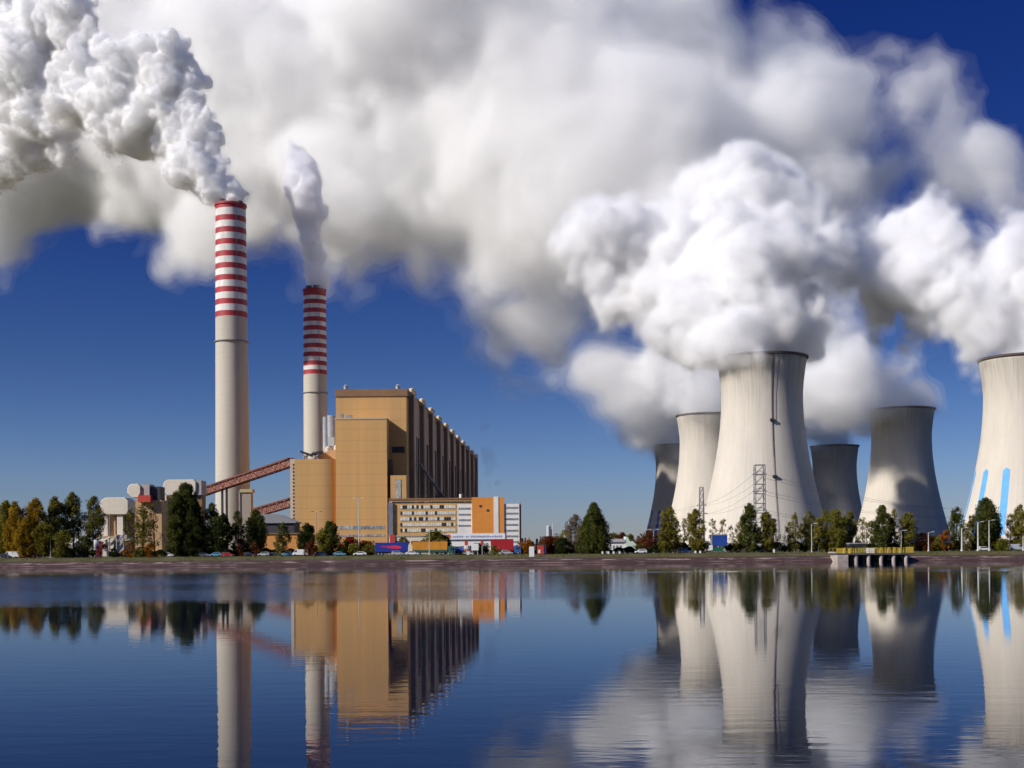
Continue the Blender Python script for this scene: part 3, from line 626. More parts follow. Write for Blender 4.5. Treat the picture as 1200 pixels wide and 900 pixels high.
# ---------------------------------------------------------------- lattice masts and wires
def lattice(r, h, w0, w1, arms, th=.22):
    m = MB(); N = 9; W = lambda z: w0 + (w1 - w0) * z / h
    for sx in (-1, 1):
        for sy in (-1, 1): m.tube((sx * w0, sy * w0, 0), (sx * w1, sy * w1, h), th * 1.2, n=4)
    for k in range(N):
        za, zb = h * k / N, h * (k + 1) / N; a, b = W(za), W(zb)
        for s in (-1, 1):
            m.tube((-a, s * a, za), (b, s * b, zb), th * .7, n=4); m.tube((s * a, -a, za), (s * b, b, zb), th * .7, n=4)
            m.tube((-b, s * b, zb), (b, s * b, zb), th, n=4); m.tube((s * b, -b, zb), (s * b, b, zb), th, n=4)
    m.build('lattice_body', M_GREY, r)
    for z, l in arms:
        MB().tube((-l, 0, z), (l, 0, z + .3), th * 1.1, n=4).tube((-l, 0, z), (0, 0, z + 1.8), th * .8, n=4).tube((l, 0, z), (0, 0, z + 1.8), th * .8, n=4).build('cross_arm', M_GREY, r)
def mast(px, ytop, Y, w0, w1, arms, label):
    p = at(px, ytop, Y); r = thing('pylon', label, 'pylon', (p.x, Y, GZ), group='power line pylons'); lattice(r, p.z - GZ, w0, w1, arms); return p
pA = mast(890, 545, 600, 2.4, 2.2, [(36, 3.4), (28, 3.4), (19, 3.4)], 'grey lattice pylon standing in front of the big cooling tower with the ladder line')
pB = mast(822, 571, 760, 1.6, 1.0, [(27, 3), (22, 3.6), (17, 3)], 'small lattice pylon in front of the seam between the two left sunlit cooling towers')
pC = mast(652, 626, 1500, 2.5, .8, [(14, 7), (19, 6)], 'faint far pylon low on the horizon right of the offices')
def wires(name, label, pairs, th=.06):
    r = thing(name, label, 'power line', pairs[0][0], group='power lines')
    for a, b, sag in pairs:
        m = MB(); o = Vector(pairs[0][0]); a, b = Vector(a) - o, Vector(b) - o
        m.path([a + (b - a) * k / 14 - Vector((0, 0, sag * 4 * (k / 14) * (1 - k / 14))) for k in range(15)], th, 4)
        m.build('wire', M_GREY, r)
wires('power_line', 'thin power line wires dropping left from the front pylon to the small one and beyond',
      [((pA.x + s, 600, GZ + z), (pB.x + s * .8, 760, GZ + z2), 3) for z, z2 in ((36, 27), (28, 22)) for s in (-3.2, 3.2)] +
      [((pB.x + s, 760, GZ + z2), (60 + s * 4, 1700, 22 + z2 * .6), 6) for z2 in (27, 22, 17) for s in (-2.8, 2.8)])
wires('power_line', 'thin power line wires running right from the front pylon across the big cooling tower',
      [((pA.x + s, 600, GZ + z), (240 + s, 700, GZ + z * .62), 3) for z in (36, 28, 19) for s in (-3.2, 3.2)])

# far things low on the horizon between the offices and the conical tree
fp = thing('far_plant', 'hazy blue-grey jumble of far pipes and sheds low on the horizon beside the white office', 'industrial plant', (at(622, 640, 1500).x, 1500, GZ))
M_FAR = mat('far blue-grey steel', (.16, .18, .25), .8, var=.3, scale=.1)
rn = random.Random(3)
for k in range(11):
    x = -16 + k * 4.4; h = 17 - k * 1.1 + rn.uniform(-3, 3); MB().box(x, x + rn.uniform(1.5, 4), 0, 6, 0, h).build('block', M_FAR, fp)
    if k % 3 == 0: MB().tube((x + 1, 2, h), (x + 1, 2, h + 5), .5, n=5).build('pipe', M_SILV, fp)
fc = thing('slim_silo', 'pale slim silo low on the skyline between the offices and the conical tree', 'silo', (at(643, 640, 600).x, 600, GZ))
MB().lathe([(1, 0), (1, zpx(643, 617, 600)), (.6, zpx(643, 617, 600) + .4), (0, zpx(643, 617, 600) + .5)], 20).build('shell', mat('pale silo concrete', (.42, .43, .46), .8), fc, smooth=False)
MB().box(1.1, 1.5, -.3, .3, 0, zpx(648, 620, 600)).build('stair', M_FAR, fc)

# ---------------------------------------------------------------- lamp posts
M_POST = mat('pale lamp post', (.55, .55, .52), .5, var=.15, scale=.6)
M_LENS = mat('lamp lens', (.7, .7, .68), .3)
def lamp(px, ytop, Y, label, heads=1, r0=.14, dark=False):
    h = at(px, ytop, Y).z - GZ; x = at(px, ytop, Y).x
    r = thing('street_lamp', label, 'lamp post', (x, Y, GZ), group='lamp posts along the shore')
    MB().tube((0, 0, 0), (0, 0, .5), r0 * 1.7, n=10).tube((0, 0, .5), (0, 0, h), r0, r0 * .6, n=10).build('pole', M_GREY if dark else M_POST, r)
    for k in range(heads):
        s = -1 if k else 1
        MB().tube((0, 0, h - .1), (s * 1.2, 0, h + .15), .06, n=6).build('arm', M_POST, r)
        MB().box(s * 1.5 - .5, s * 1.5 + .5, -.16, .16, h + .08, h + .26).build('lamp_head', M_DARK if dark else M_LENS, r, bevel=.04)
for a in [(371, 600, 470, 'slim lamp post rising in front of the rounded ochre wing', 2, .13, True), (420, 584, 440, 'tallest lamp mast, in front of the ochre front block', 2, .2, False),
          (503, 623, 425, 'pale lamp post above the orange trailer', 1, .15, False), (951, 614, 428, 'pale lamp post among the trees just left of the yellow jetty', 1, .15, False),
          (1014, 619, 428, 'pale lamp post above the dark canopy of the yellow jetty', 1, .13, False), (1056, 622, 428, 'lamp post behind the right end of the yellow jetty', 1, .11, False),
          (1088, 624, 426, 'short pale lamp post right of the yellow jetty', 1, .2, False), (1127, 619, 422, 'stout pale lamp post left of the tree before the blue-barred tower', 1, .28, False),
          (1146, 612, 424, 'tall pale lamp post in front of the tree before the blue-barred tower', 1, .3, False), (1159, 610, 424, 'pale lamp post at the right side of the tree before the blue-barred tower', 1, .22, False),
          (757, 621, 470, 'left one of two slim lamp posts before the rusty trees by the dark far tower', 1, .13, False), (766, 621, 470, 'right one of two slim lamp posts before the rusty trees by the dark far tower', 1, .13, False),
          (648, 612, 900, 'far pale lamp mast above the rusty bushes right of the offices', 1, .4, False), (59, 632, 430, 'short lamp post before the golden poplars near the left edge', 1, .12, False), (1199, 628, 424, 'pale lamp post at the right edge of the picture', 1, .2, False)]:
    lamp(*a)

# ---------------------------------------------------------------- marker posts
pr = None
for px, yt, Y, lab in ((706, 646.5, 412, 'first white marker post right of the conical tree'), (713, 648, 411, 'shortest white marker post right of the conical tree'), (719, 647, 412, 'third white marker post right of the conical tree'),
                       (726, 648.5, 415, 'fourth and faintest white marker post right of the conical tree'), (815, 646, 412, 'left of two white marker posts left of the blue container'), (820.5, 645.5, 412, 'right of two white marker posts left of the blue container'),
                       (907, 643.5, 412, 'single white marker post right of the tree before the pylon'), (548.5, 646, 412, 'pale marker post left of the two-legged notice board')):
    p = at(px, yt, Y); r = thing('marker_post', lab, 'post', (p.x, Y, GZ), group='white marker posts')
    h = max(.8, p.z - GZ); MB().box(-.28, .28, -.15, .15, 0, h).build('post', M_WHITE, r, bevel=.04); MB().box(-.3, .3, -.17, .17, h, h + .12).build('cap', M_GREY, r)

# ---------------------------------------------------------------- notice boards, kiosk
def board(px, y0, y1, wpx, Y, lab, legs=2, mt=None, name='notice_board'):
    a = at(px, y0, Y); k = Y / F; r = thing(name, lab, 'sign', (a.x, Y, GZ)); w = wpx * k / 2; zt = a.z - GZ; zb = at(px, y1, Y).z - GZ
    MB().box(-w, w, -.06, .06, zb, zt).build('panel', mt or M_WHITE, r, bevel=.02)
    for s in ((-.7, .7) if legs == 2 else (0,)): MB().tube((s * w, .12, 0), (s * w, .12, zt - .1), .09, n=8).build('post', M_POST, r)
    return r
board(556.5, 637, 645, 8.5, 412, 'white notice board on two legs in front of the white hall')
bd = board(623, 640.5, 652.4, 6, 409, 'tall white information panel on the grass right of the red container')
bd = board(546.5, 633.5, 639, 4, 415, 'small red warning sign on a single post, left one', 1, M_REDP, 'warning_sign')
bd = board(565, 633.5, 638.5, 3.6, 415, 'small red warning sign on a single post, right one by the two-legged board', 1, M_REDP, 'warning_sign')
ks = thing('kiosk', 'red kiosk with a white panel right of the tall white information panel', 'kiosk', (at(634, 650, 418).x, 418, GZ))
MB().box(-1.2, 1.0, 0, 1.6, 0, 2.9).build('body', M_REDP, ks, bevel=.06); MB().box(-.9, -.2, -.06, 0, .4, 1.5).build('panel', M_WHITE, ks); MB().box(1.0, 1.5, .2, 1.6, 0, 2.7).build('side', M_BLUE2, ks); MB().box(-1.3, 1.6, -.1, 1.7, 2.9, 3.05).build('roof', M_GREY, ks)

# ---------------------------------------------------------------- vehicles
M_TYRE = mat('tyre rubber', (.02, .02, .02), .9); M_RIMM = mat('wheel rim', (.45, .45, .46), .4, metal=.6)
def wheel(par, x, y, r, w=.24, nm='wheel'):
    o = MB().tube((x, y, r), (x, y + w, r), r, n=18).build(nm, M_TYRE, par); MB().tube((x, y - .02, r), (x, y + .03, r), r * .58, n=14).build('rim', M_RIMM, o); return o
def paint(name, c): return mat(name, c, .3, var=.06, scale=.4)
PAINT = dict(white=paint('white car paint', (.78, .78, .78)), silver=paint('silver car paint', (.48, .50, .52)), blue=paint('blue car paint', (.05, .12, .36)), lblue=paint('light blue car paint', (.13, .33, .50)),
             red=paint('red car paint', (.40, .03, .03)), dark=paint('dark car paint', (.03, .035, .05)), green=paint('green car paint', (.04, .13, .10)))
def car(px, Y, colr, label, kind='hatch', face_left=False, py=None):
    p = at(px, 650, Y); r = thing('parked_car' if kind != 'van' else 'parked_van', label, 'car' if kind != 'van' else 'van', (p.x, Y, GZ), math.pi if face_left else 0, group='vehicles parked along the shore road')
    pm = PAINT[colr]
    if kind == 'van': prof = [(-2.6, .35), (2.5, .35), (2.6, .9), (2.2, 1.25), (1.5, 2.2), (-2.55, 2.25), (-2.6, 2.1)]; gl = [(1.0, 1.3), (2.05, 1.3), (1.5, 2.0), (1.0, 2.0)]; L_ = 2.6
    elif kind == 'saloon': prof = [(-2.2, .3), (2.2, .3), (2.25, .7), (1.2, .88), (.5, 1.38), (-1.0, 1.42), (-1.7, .95), (-2.25, .9)]; gl = [(-1.35, .95), (1.0, .93), (.45, 1.3), (-.95, 1.33)]; L_ = 2.2
    else: prof = [(-1.95, .3), (1.95, .3), (2.0, .72), (1.15, .92), (.5, 1.45), (-1.5, 1.5), (-1.9, 1.0), (-2.0, .8)]; gl = [(-1.6, .98), (.98, .98), (.45, 1.36), (-1.4, 1.4)]; L_ = 1.95
    MB().prism(prof, -.85, .85).build('body', pm, r, bevel=.07)
    for s in (-.87, .855): MB().prism(gl, s, s + .015).build('side_window', M_GLASS, r)
    for x in (-L_ * .62, L_ * .64):
        for y in (-.9, .68): wheel(r, x, y, .32)
    for y in (-.7, .35): MB().box(L_ - .02, L_ + .06, y, y + .3, .55, .72).build('headlight', M_LENS, r); MB().box(-L_ - .09, -L_ + .02, y, y + .3, .62, .82).build('tail_light', M_REDP, r)
CARS = [(6, 432, 'dark', 'dark car at the left edge of the picture', 'hatch'), (14, 434, 'white', 'white car with its rear to the left edge, second vehicle from the left', 'van'), (31, 440, 'red', 'small red car in the shade of the golden poplars', 'hatch'),
        (86, 438, 'green', 'dark green car right of the long pale bus', 'saloon'), (96, 440, 'silver', 'silver car partly hidden right of the dark green car', 'hatch'),
        (197, 436, 'white', 'lone white car at the left foot of the biggest dark tree', 'hatch'), (239, 437, 'silver', 'silver car just right of the biggest dark tree', 'saloon'), (253, 435, 'lblue', 'pale blue-grey car left of the red car', 'hatch'),
        (267, 428, 'red', 'red car with a pale front, closest to the bank', 'hatch'), (292, 438, 'dark', 'dark car between the two dark trees under the conveyor', 'saloon'), (309, 436, 'silver', 'silver car under the lower conveyor, left of the orange shed', 'hatch'),
        (322, 438, 'dark', 'dark car in front of the orange shed', 'saloon'), (338, 434, 'lblue', 'pale blue-grey car left of the white van', 'saloon'), (352, 432, 'white', 'white van in front of the rounded ochre wing', 'van'),
        (376, 432, 'blue', 'blue car between the two trees before the ochre wing', 'hatch'), (398, 434, 'lblue', 'light blue saloon right of the second tree before the ochre wing', 'saloon'), (422, 428, 'white', 'white saloon at the foot of the tallest lamp mast', 'saloon'),
        (594, 425, 'silver', 'silver car before the red container lorry', 'hatch'), (605, 440, 'dark', 'dark car at the foot of the white office', 'saloon'), (751, 425, 'white', 'pale car under the two slim lamp posts', 'hatch'),
        (741, 436, 'dark', 'dark car right of the white low building', 'saloon'), (803, 432, 'blue', 'blue car in the hedge shade between two poplars', 'hatch'), (897, 434, 'silver', 'silver car behind the hedge below the pylon', 'saloon'), (1153, 428, 'white', 'white car by the post at the blue-barred tower', 'hatch'), (1190, 428, 'silver', 'silver van near the right edge of the picture', 'van')]
for i, (px, Y, c, lab, kd) in enumerate(CARS): car(px, Y, c, lab, kd, face_left=i % 3 == 1)

bus = thing('long_bus', 'long pale bus parked below the golden poplars', 'bus', (at(58, 650, 436).x, 436, GZ))
MB().box(-4, 4.6, -1.2, 1.2, .4, 2.9).build('body', PAINT['white'], bus, bevel=.15)
m = MB(); [m.box(-3.8 + 1.05 * k, -2.95 + 1.05 * k, -1.23, -1.19, 1.1, 1.75) for k in range(8)]; m.build('window_row', M_GLASS, bus); MB().box(-4.02, 4.62, -1.22, 1.22, .4, .8).build('skirt', M_GREY, bus)
for x in (-2.8, 2.9): wheel(bus, x, -1.25, .45)
cn = thing('rusty_skip', 'rust-red open skip between the red car and the long pale bus', 'skip', (at(40.5, 650, 437).x, 437, GZ))
MB().prism([(-1.6, .3), (1.6, .3), (2.2, 2.4), (-2.2, 2.4)], -1, 1).build('body', M_REDB, cn); MB().box(-2.3, 2.3, -1.1, 1.1, 2.4, 2.52).build('rim', M_REDB, cn)

def lorry(px, Y, label, body, L_, zb, zt, cab=None, marks=None, canopy=False, frame=None):
    r = thing('lorry', label, 'lorry', (at(px, 650, Y).x, Y, GZ), group='lorries parked in a row')
    MB().box(-L_ / 2, L_ / 2, -1.25, 1.25, zb, zt).build('load_box', body, r, bevel=.05)
    MB().box(-L_ / 2, L_ / 2, -.5, .5, .75, zb - .003).build('chassis', frame or M_DARK, r)
    for x in (-L_ * .40, -L_ * .30, L_ * .28, L_ * .38):
        for y in (-1.2, .9): wheel(r, x, y, .5, .3)
    if cab:
        x = L_ / 2 + .3; MB().prism([(x, .55), (x + 2.3, .55), (x + 2.3, 1.5), (x + 2.0, 2.9), (x, 2.95)], -1.2, 1.2).build('cab', cab, r, bevel=.08)
        MB().prism([(x + .5, 1.6), (x + 1.9, 1.6), (x + 1.75, 2.5), (x + .5, 2.5)], -1.23, -1.2).build('side_window', M_GLASS, r)
        wheel(r, x + 1.2, -1.22, .5, .3); wheel(r, x + 1.2, .92, .5, .3)
    return r
lo = lorry(459, 430, 'lorry trailer with a deep blue tarpaulin side and a red streak mark', mat('deep blue tarpaulin', (.012, .035, .30), .5, var=.2, scale=.4), 10.9, 1.15, 4.3)
M_RED2 = mat('bright red print', (.70, .03, .07), .5); m = MB()
m.prism([(-.9, 2.35), (2.6, 2.2), (3.6, 2.55), (3.0, 3.05), (1.2, 3.3), (-.4, 3.15), (-1.4, 2.8)], -1.285, -1.262); m.box(-3.6, -.8, -1.285, -1.262, 2.95, 3.15); m.build('red_print', M_RED2, lo)
m = MB(); [m.box(-3.0 + k * .62, -2.55 + k * .62, -1.30, -1.287, 2.55, 2.8) for k in range(5)]; m.build('white_print', mat('red-violet print', (.35, .05, .22), .5), lo)
lo = lorry(504, 430, 'lorry with an orange-yellow load box, green chassis and green cab', mat('orange yellow tarpaulin', (.62, .27, .02), .6, c2=(.50, .19, .015), scale=.5), 11.8, 1.7, 4.4, PAINT['green'], frame=PAINT['green'])
m = MB(); rn = random.Random(9)
for k in range(14): x = -5.6 + k * .82; m.box(x, x + .8, -1.2, 1.1, 4.4, 4.4 + rn.uniform(.1, .75))
m.build('load', mat('brown bales', (.30, .13, .03), .9, var=.4, scale=1), lo)
MB().box(-5.9, 5.9, -1.28, 1.28, 1.1, 1.68).build('side_skirt', PAINT['green'], lo)
lo = lorry(588.5, 430, 'lorry with a dark red container and dark blue cab, right of the white hall', mat('dark red container', (.42, .015, .02), .5, c2=(.34, .012, .02), scale=.4, lines=[('X', .6, .2)]), 7.6, 1.3, 5.2, PAINT['blue'])
# white pick-up arch by the orange lorry
car(483, 424, 'white', 'white saloon between the blue and the orange lorry', 'saloon'); car(466, 423, 'silver', 'silver car in front of the blue trailer', 'hatch')
fb = thing('flatbed_truck', 'low dark flatbed truck with stacked boxes beside the white hall', 'truck', (at(545, 650, 434).x, 434, GZ))
MB().box(-3.6, 3.6, -1.1, 1.1, .8, 1.1).build('bed', M_DARK, fb); MB().box(-3.2, -.6, -1, 1, 1.1, 2.3).build('crate', M_BLUE2, fb); MB().box(-.2, 1.4, -1, 1, 1.1, 2.0).build('crate', M_REDP, fb); MB().prism([(1.9, .6), (3.9, .6), (3.9, 1.5), (3.5, 2.4), (1.9, 2.5)], -1.05, 1.05).build('cab', PAINT['dark'], fb, bevel=.06)
for x in (-2.4, 2.9): wheel(fb, x, -1.12, .42)
# blue container on green base
bc = thing('blue_container', 'bright blue container with pale ends on a dark green trailer between the poplars', 'container', (at(843, 650, 430).x, 430, GZ))
MB().box(-2.5, 2.5, -1.2, 1.2, 2.3, 5.9).build('body', mat('bright blue container', (.02, .075, .36), .5, c2=(.02, .05, .27), scale=.4, lines=[('X', .5, .15)]), bc)
MB().box(-2.8, -2.51, -1.25, 1.25, 2.0, 6.2).build('end_frame', M_SILV, bc); MB().box(-2.8, 2.6, -1.25, 1.25, 5.91, 6.2).build('top_rail', M_SILV, bc)
MB().box(-3.1, 1.2, -1.2, 1.2, .6, 1.9).build('base', mat('dark green base', (.01, .12, .07), .5), bc); MB().box(-3.6, -2.4, -1.3, -.2, .9, 2.6).build('white_tarp', M_WHITE, bc)
for x in (-2, 0, 2): wheel(bc, x, -1.22, .42); MB().tube((x, 0, 1.9), (x, 0, 2.3), .15, n=6).build('strut', M_DARK, bc)

# ---------------------------------------------------------------- jetty
M_YEL = mat('yellow paint', (.55, .37, .03), .6, c2=(.40, .28, .04), scale=.5); M_CONC = mat('pale wet concrete', (.48, .41, .36), .85, c2=(.30, .25, .22), scale=.6, bump=.3)
jx0, jx1 = at(980.5, 655, 396).x, at(1071, 655, 396).x; JY = 396.0; jl = jx1 - jx0
jt = thing('jetty', 'pump jetty with yellow railings standing on pale round piers in the lake', 'jetty', (jx0, JY, -.5))
MB().box(0, jl, 0, 9.5, 2.55, 3.1).build('deck', mat('dark deck', (.10, .09, .09), .8, var=.3), jt, bevel=.05)
MB().plan([(0, -.3), (3.6, -.3), (3.6, 8), (0, 8)], -.6, 2.5).build('abutment', M_CONC, jt, bevel=.15)
for k in range(5):
    x = 6.3 + k * 3.88; MB().lathe([(.62, -1.5), (.60, .6), (.66, 1.3), (.75, 1.9), (.75, 2.54)], 20, (x, 1.0)).build('pier', M_CONC, jt, smooth=True)
    MB().lathe([(.6, -1.5), (.6, 2.54)], 14, (x, 6.5)).build('pier', M_CONC, jt, smooth=True)
MB().box(3.7, jl, 8.6, 9.4, -1, 2.54).build('back_wall', M_DARK, jt)
MB().box(.1, 1.9, -.05, .05, 3.12, 4.75).build('end_panel', M_YEL, jt); MB().box(jl - 2.5, jl - .1, -.05, .05, 3.12, 4.95).build('end_panel', M_YEL, jt); MB().box(6.5, 8.4, -.05, .05, 3.4, 4.7).build('mesh_panel', mat('olive mesh', (.25, .22, .03), .8), jt)
m = MB()
for z in (3.65, 4.15, 4.7): m.tube((1.9, 0, z), (jl - 2.5, 0, z), .055, n=6)
x = 1.9
while x < jl - 2.4: m.tube((x, 0, 3.1), (x, 0, 4.75), .085, n=6); x += .82
m.build('railing', M_YEL, jt)
m = MB(); 
for z in (3.65, 4.7): m.tube((0, 9.4, z), (jl, 9.4, z), .05, n=6)
x = 0
while x < jl: m.tube((x, 9.4, 3.1), (x, 9.4, 4.7), .06, n=6); x += 1.2
m.build('rear_railing', M_YEL, jt)
for x in (2.9, 4.6, 12.6, 14.2, 16.6, 18.4, 20.3): MB().tube((x, 2.2, 3.1), (x, 2.2, 4.5), .34, n=12).tube((x, 2.2, 4.5), (x + .3, 2.2, 4.75), .22, n=8).build('valve', M_SILV if int(x) % 2 else M_YEL, jt)
for x in (10.6, 11.9): MB().box(x - .75, x + .5, 1.6, 2.9, 3.1, 4.75).build('pump_housing', M_WHITE, jt, bevel=.08)
cv = MB().box(4.6, 10.1, 2.4, 6.4, 5.95, 6.3).build('canopy_roof', M_SILV, jt, bevel=.05); MB().box(4.7, 9.9, 2.6, 6.2, 5.2, 5.949).build('canopy_fascia', M_DARK, jt)
for x in (4.9, 9.7): MB().tube((x, 2.8, 3.1), (x, 2.8, 5.2), .09, n=6).build('canopy_post', M_DARK, jt); MB().tube((x, 6, 3.1), (x, 6, 5.2), .09, n=6).build('canopy_post', M_DARK, jt)
MB().box(-.4, .6, 0, 9.2, 3.11, 3.5).build('step', M_CONC, jt)

# ---------------------------------------------------------------- trees
def leaf_mat(name, c, c2, trans=.25):
    m = bpy.data.materials.new(name); m.use_nodes = True; t = m.node_tree; t.nodes.clear(); L = t.links.new
    o = nd(t, 'ShaderNodeOutputMaterial'); d = nd(t, 'ShaderNodeBsdfDiffuse'); tr = nd(t, 'ShaderNodeBsdfTranslucent'); mx = nd(t, 'ShaderNodeMixShader'); mx.inputs[0].default_value = trans
    g = nd(t, 'ShaderNodeNewGeometry'); tc = nd(t, 'ShaderNodeTexCoord'); n = nd(t, 'ShaderNodeTexNoise'); n.inputs['Scale'].default_value = .45; n.inputs['Detail'].default_value = 3; L(tc.outputs['Object'], n.inputs[0])
    a = nd(t, 'ShaderNodeMath', operation='MULTIPLY_ADD'); L(g.outputs['Random Per Island'], a.inputs[0]); a.inputs[1].default_value = .55; 
    b = nd(t, 'ShaderNodeMapRange'); b.inputs[1].default_value = .35; b.inputs[2].default_value = .65; b.inputs[3].default_value = 0; b.inputs[4].default_value = .45; L(n.outputs[0], b.inputs[0]); L(b.outputs[0], a.inputs[2])
    r = nd(t, 'ShaderNodeMix', data_type='RGBA'); r.inputs[6].default_value = (*c, 1); r.inputs[7].default_value = (*c2, 1); L(a.outputs[0], r.inputs[0])
    L(r.outputs[2], d.inputs[0]); L(r.outputs[2], tr.inputs[0]); L(d.outputs[0], mx.inputs[1]); L(tr.outputs[0], mx.inputs[2]); L(mx.outputs[0], o.inputs[0]); return m
LEAF = dict(
    gold=leaf_mat('golden leaves', (.19, .12, .012), (.38, .23, .02)), golive=leaf_mat('olive gold leaves', (.11, .10, .018), (.24, .20, .032)), olive=leaf_mat('olive leaves', (.085, .085, .016), (.20, .175, .03)),
    green=leaf_mat('green leaves', (.042, .054, .015), (.115, .12, .026)), dark=leaf_mat('dark green leaves', (.014, .021, .008), (.045, .055, .014)), rust=leaf_mat('rusty leaves', (.07, .022, .010), (.17, .050, .014)),
    orange=leaf_mat('orange leaves', (.20, .075, .010), (.36, .12, .012)), bare=leaf_mat('thin brown twigs', (.10, .068, .045), (.20, .14, .10)), red=leaf_mat('red leaves', (.16, .018, .010), (.30, .03, .012)),
    ygreen=leaf_mat('yellow green leaves', (.09, .095, .010), (.17, .16, .018)))
M_BARK = mat('bark', (.09, .07, .055), .95, var=.4, scale=1.5, bump=.5); M_PBARK = mat('pale bark', (.30, .26, .21), .95, var=.4, scale=1.5)
def crown_profile(kind):
    # half width against height, both 0..1
    return dict(poplar=[(0, .5), (.12, .8), (.3, 1.0), (.5, 1.0), (.7, .84), (.85, .62), (.95, .38), (1, .1)], round=[(0, .35), (.15, .8), (.4, 1), (.65, .95), (.85, .66), (.95, .35), (1, .1)],
                cone=[(0, .75), (.1, 1.0), (.3, .93), (.5, .76), (.7, .52), (.87, .27), (1, .03)], bush=[(0, .8), (.2, 1), (.5, .96), (.8, .68), (1, .2)], wide=[(0, .5), (.2, .9), (.45, 1), (.7, .8), (.9, .45), (1, .12)])[kind]
def tree(px, ytop, hw, Y, kind, leaf, label, seed, name='tree', cat='tree', group=None, dens=1.0, clear=.10, lf=.42, twin=False, lean=0.0):
    dens = min(dens, dens * .6 + .45); rng = np.random.default_rng(seed); p = at(px, ytop, Y); H = max(1.2, p.z - GZ); W = hw * Y / F * (1.15 if px < 130 else 1.0 if px < 340 else 1.3)
    pr = np.array(crown_profile(kind)); z0 = H * clear
    def half(t): return np.interp(t, pr[:, 0], pr[:, 1])
    r = thing(name, label, cat, (p.x, Y, GZ), 0, group)
    # clumps spread in the crown, with lobes of their own; leaves round each clump
    nc = int(max(18, (H - z0) * W * 2.4 * dens)); t = rng.random(nc) ** .9; ang = rng.random(nc) * 2 * np.pi; q = np.sqrt(rng.random(nc)) * .88
    k1, k2 = rng.random(2) * 6.28
    lob = 1 + .16 * np.sin(3 * ang + k1 + 5 * t) + .14 * np.sin(7 * t * 2 + k2 + ang)
    rr = half(t) * W * q * lob
    cc = np.stack([np.cos(ang) * rr + lean * t * H, np.sin(ang) * rr, z0 + t * (H - z0) * .97], 1)
    cs = W * (.18 + .18 * rng.random(nc)) * (0.6 + .5 * half(t)); cs = np.maximum(cs, .5)
    nl = np.maximum(14, (cs ** 2 * 60 * dens / (lf / .5) ** 2).astype(int)); nl = np.minimum(nl, 110)
    ci = np.repeat(np.arange(nc), nl); n = len(ci)
    u = rng.standard_normal((n, 3)); u /= np.linalg.norm(u, axis=1)[:, None]; rad = cs[ci] * rng.random(n) ** .45
    C = cc[ci] + u * rad[:, None] * np.array([1, 1, 1.25]); C[:, 2] = np.clip(C[:, 2], .15, H * 1.01)
    nv = u + .8 * rng.standard_normal((n, 3)); nv /= np.linalg.norm(nv, axis=1)[:, None]
    a = np.cross(nv, rng.standard_normal((n, 3))); a /= np.linalg.norm(a, axis=1)[:, None]; b = np.cross(nv, a)
    s = (lf * (.5 + .8 * rng.random(n)))[:, None] * .5
    V = np.stack([C - a * s, C - b * s * .6 + a * s * .2, C + a * s, C + b * s * .7], 1).reshape(-1, 3)
    me = bpy.data.meshes.new('crown'); me.vertices.add(4 * n); me.vertices.foreach_set('co', V.astype(np.float32).ravel()); me.loops.add(4 * n); me.loops.foreach_set('vertex_index', np.arange(4 * n, dtype=np.int32))
    me.polygons.add(n); me.polygons.foreach_set('loop_start', np.arange(0, 4 * n, 4, dtype=np.int32)); me.materials.append(LEAF[leaf]); me.update(calc_edges=True)
    o = bpy.data.objects.new('crown', me); col.objects.link(o); o.parent = r
    m = MB(); bark = M_PBARK if leaf in ('bare',) else M_BARK
    tr_ = max(.06, H * .016)
    if kind != 'bush':
        m.tube((0, 0, -.1), (lean * H * .5, 0, H * .5), tr_, tr_ * .6, 8).tube((lean * H * .5, 0, H * .5), (lean * H * .9, 0, H * .93), tr_ * .6, tr_ * .12, 6)
        m.build('trunk', bark, r)
    m = MB()
    for i in rng.choice(nc, min(nc, 26), replace=False):
        zz = max(.1, cc[i, 2] - abs(cc[i, 0]) * .9 - .6); zz = min(zz, H * .85); m.tube((lean * zz, 0, zz), tuple(cc[i]), tr_ * .32, .02, 4)
    m.build('limbs', bark, r)
    return r
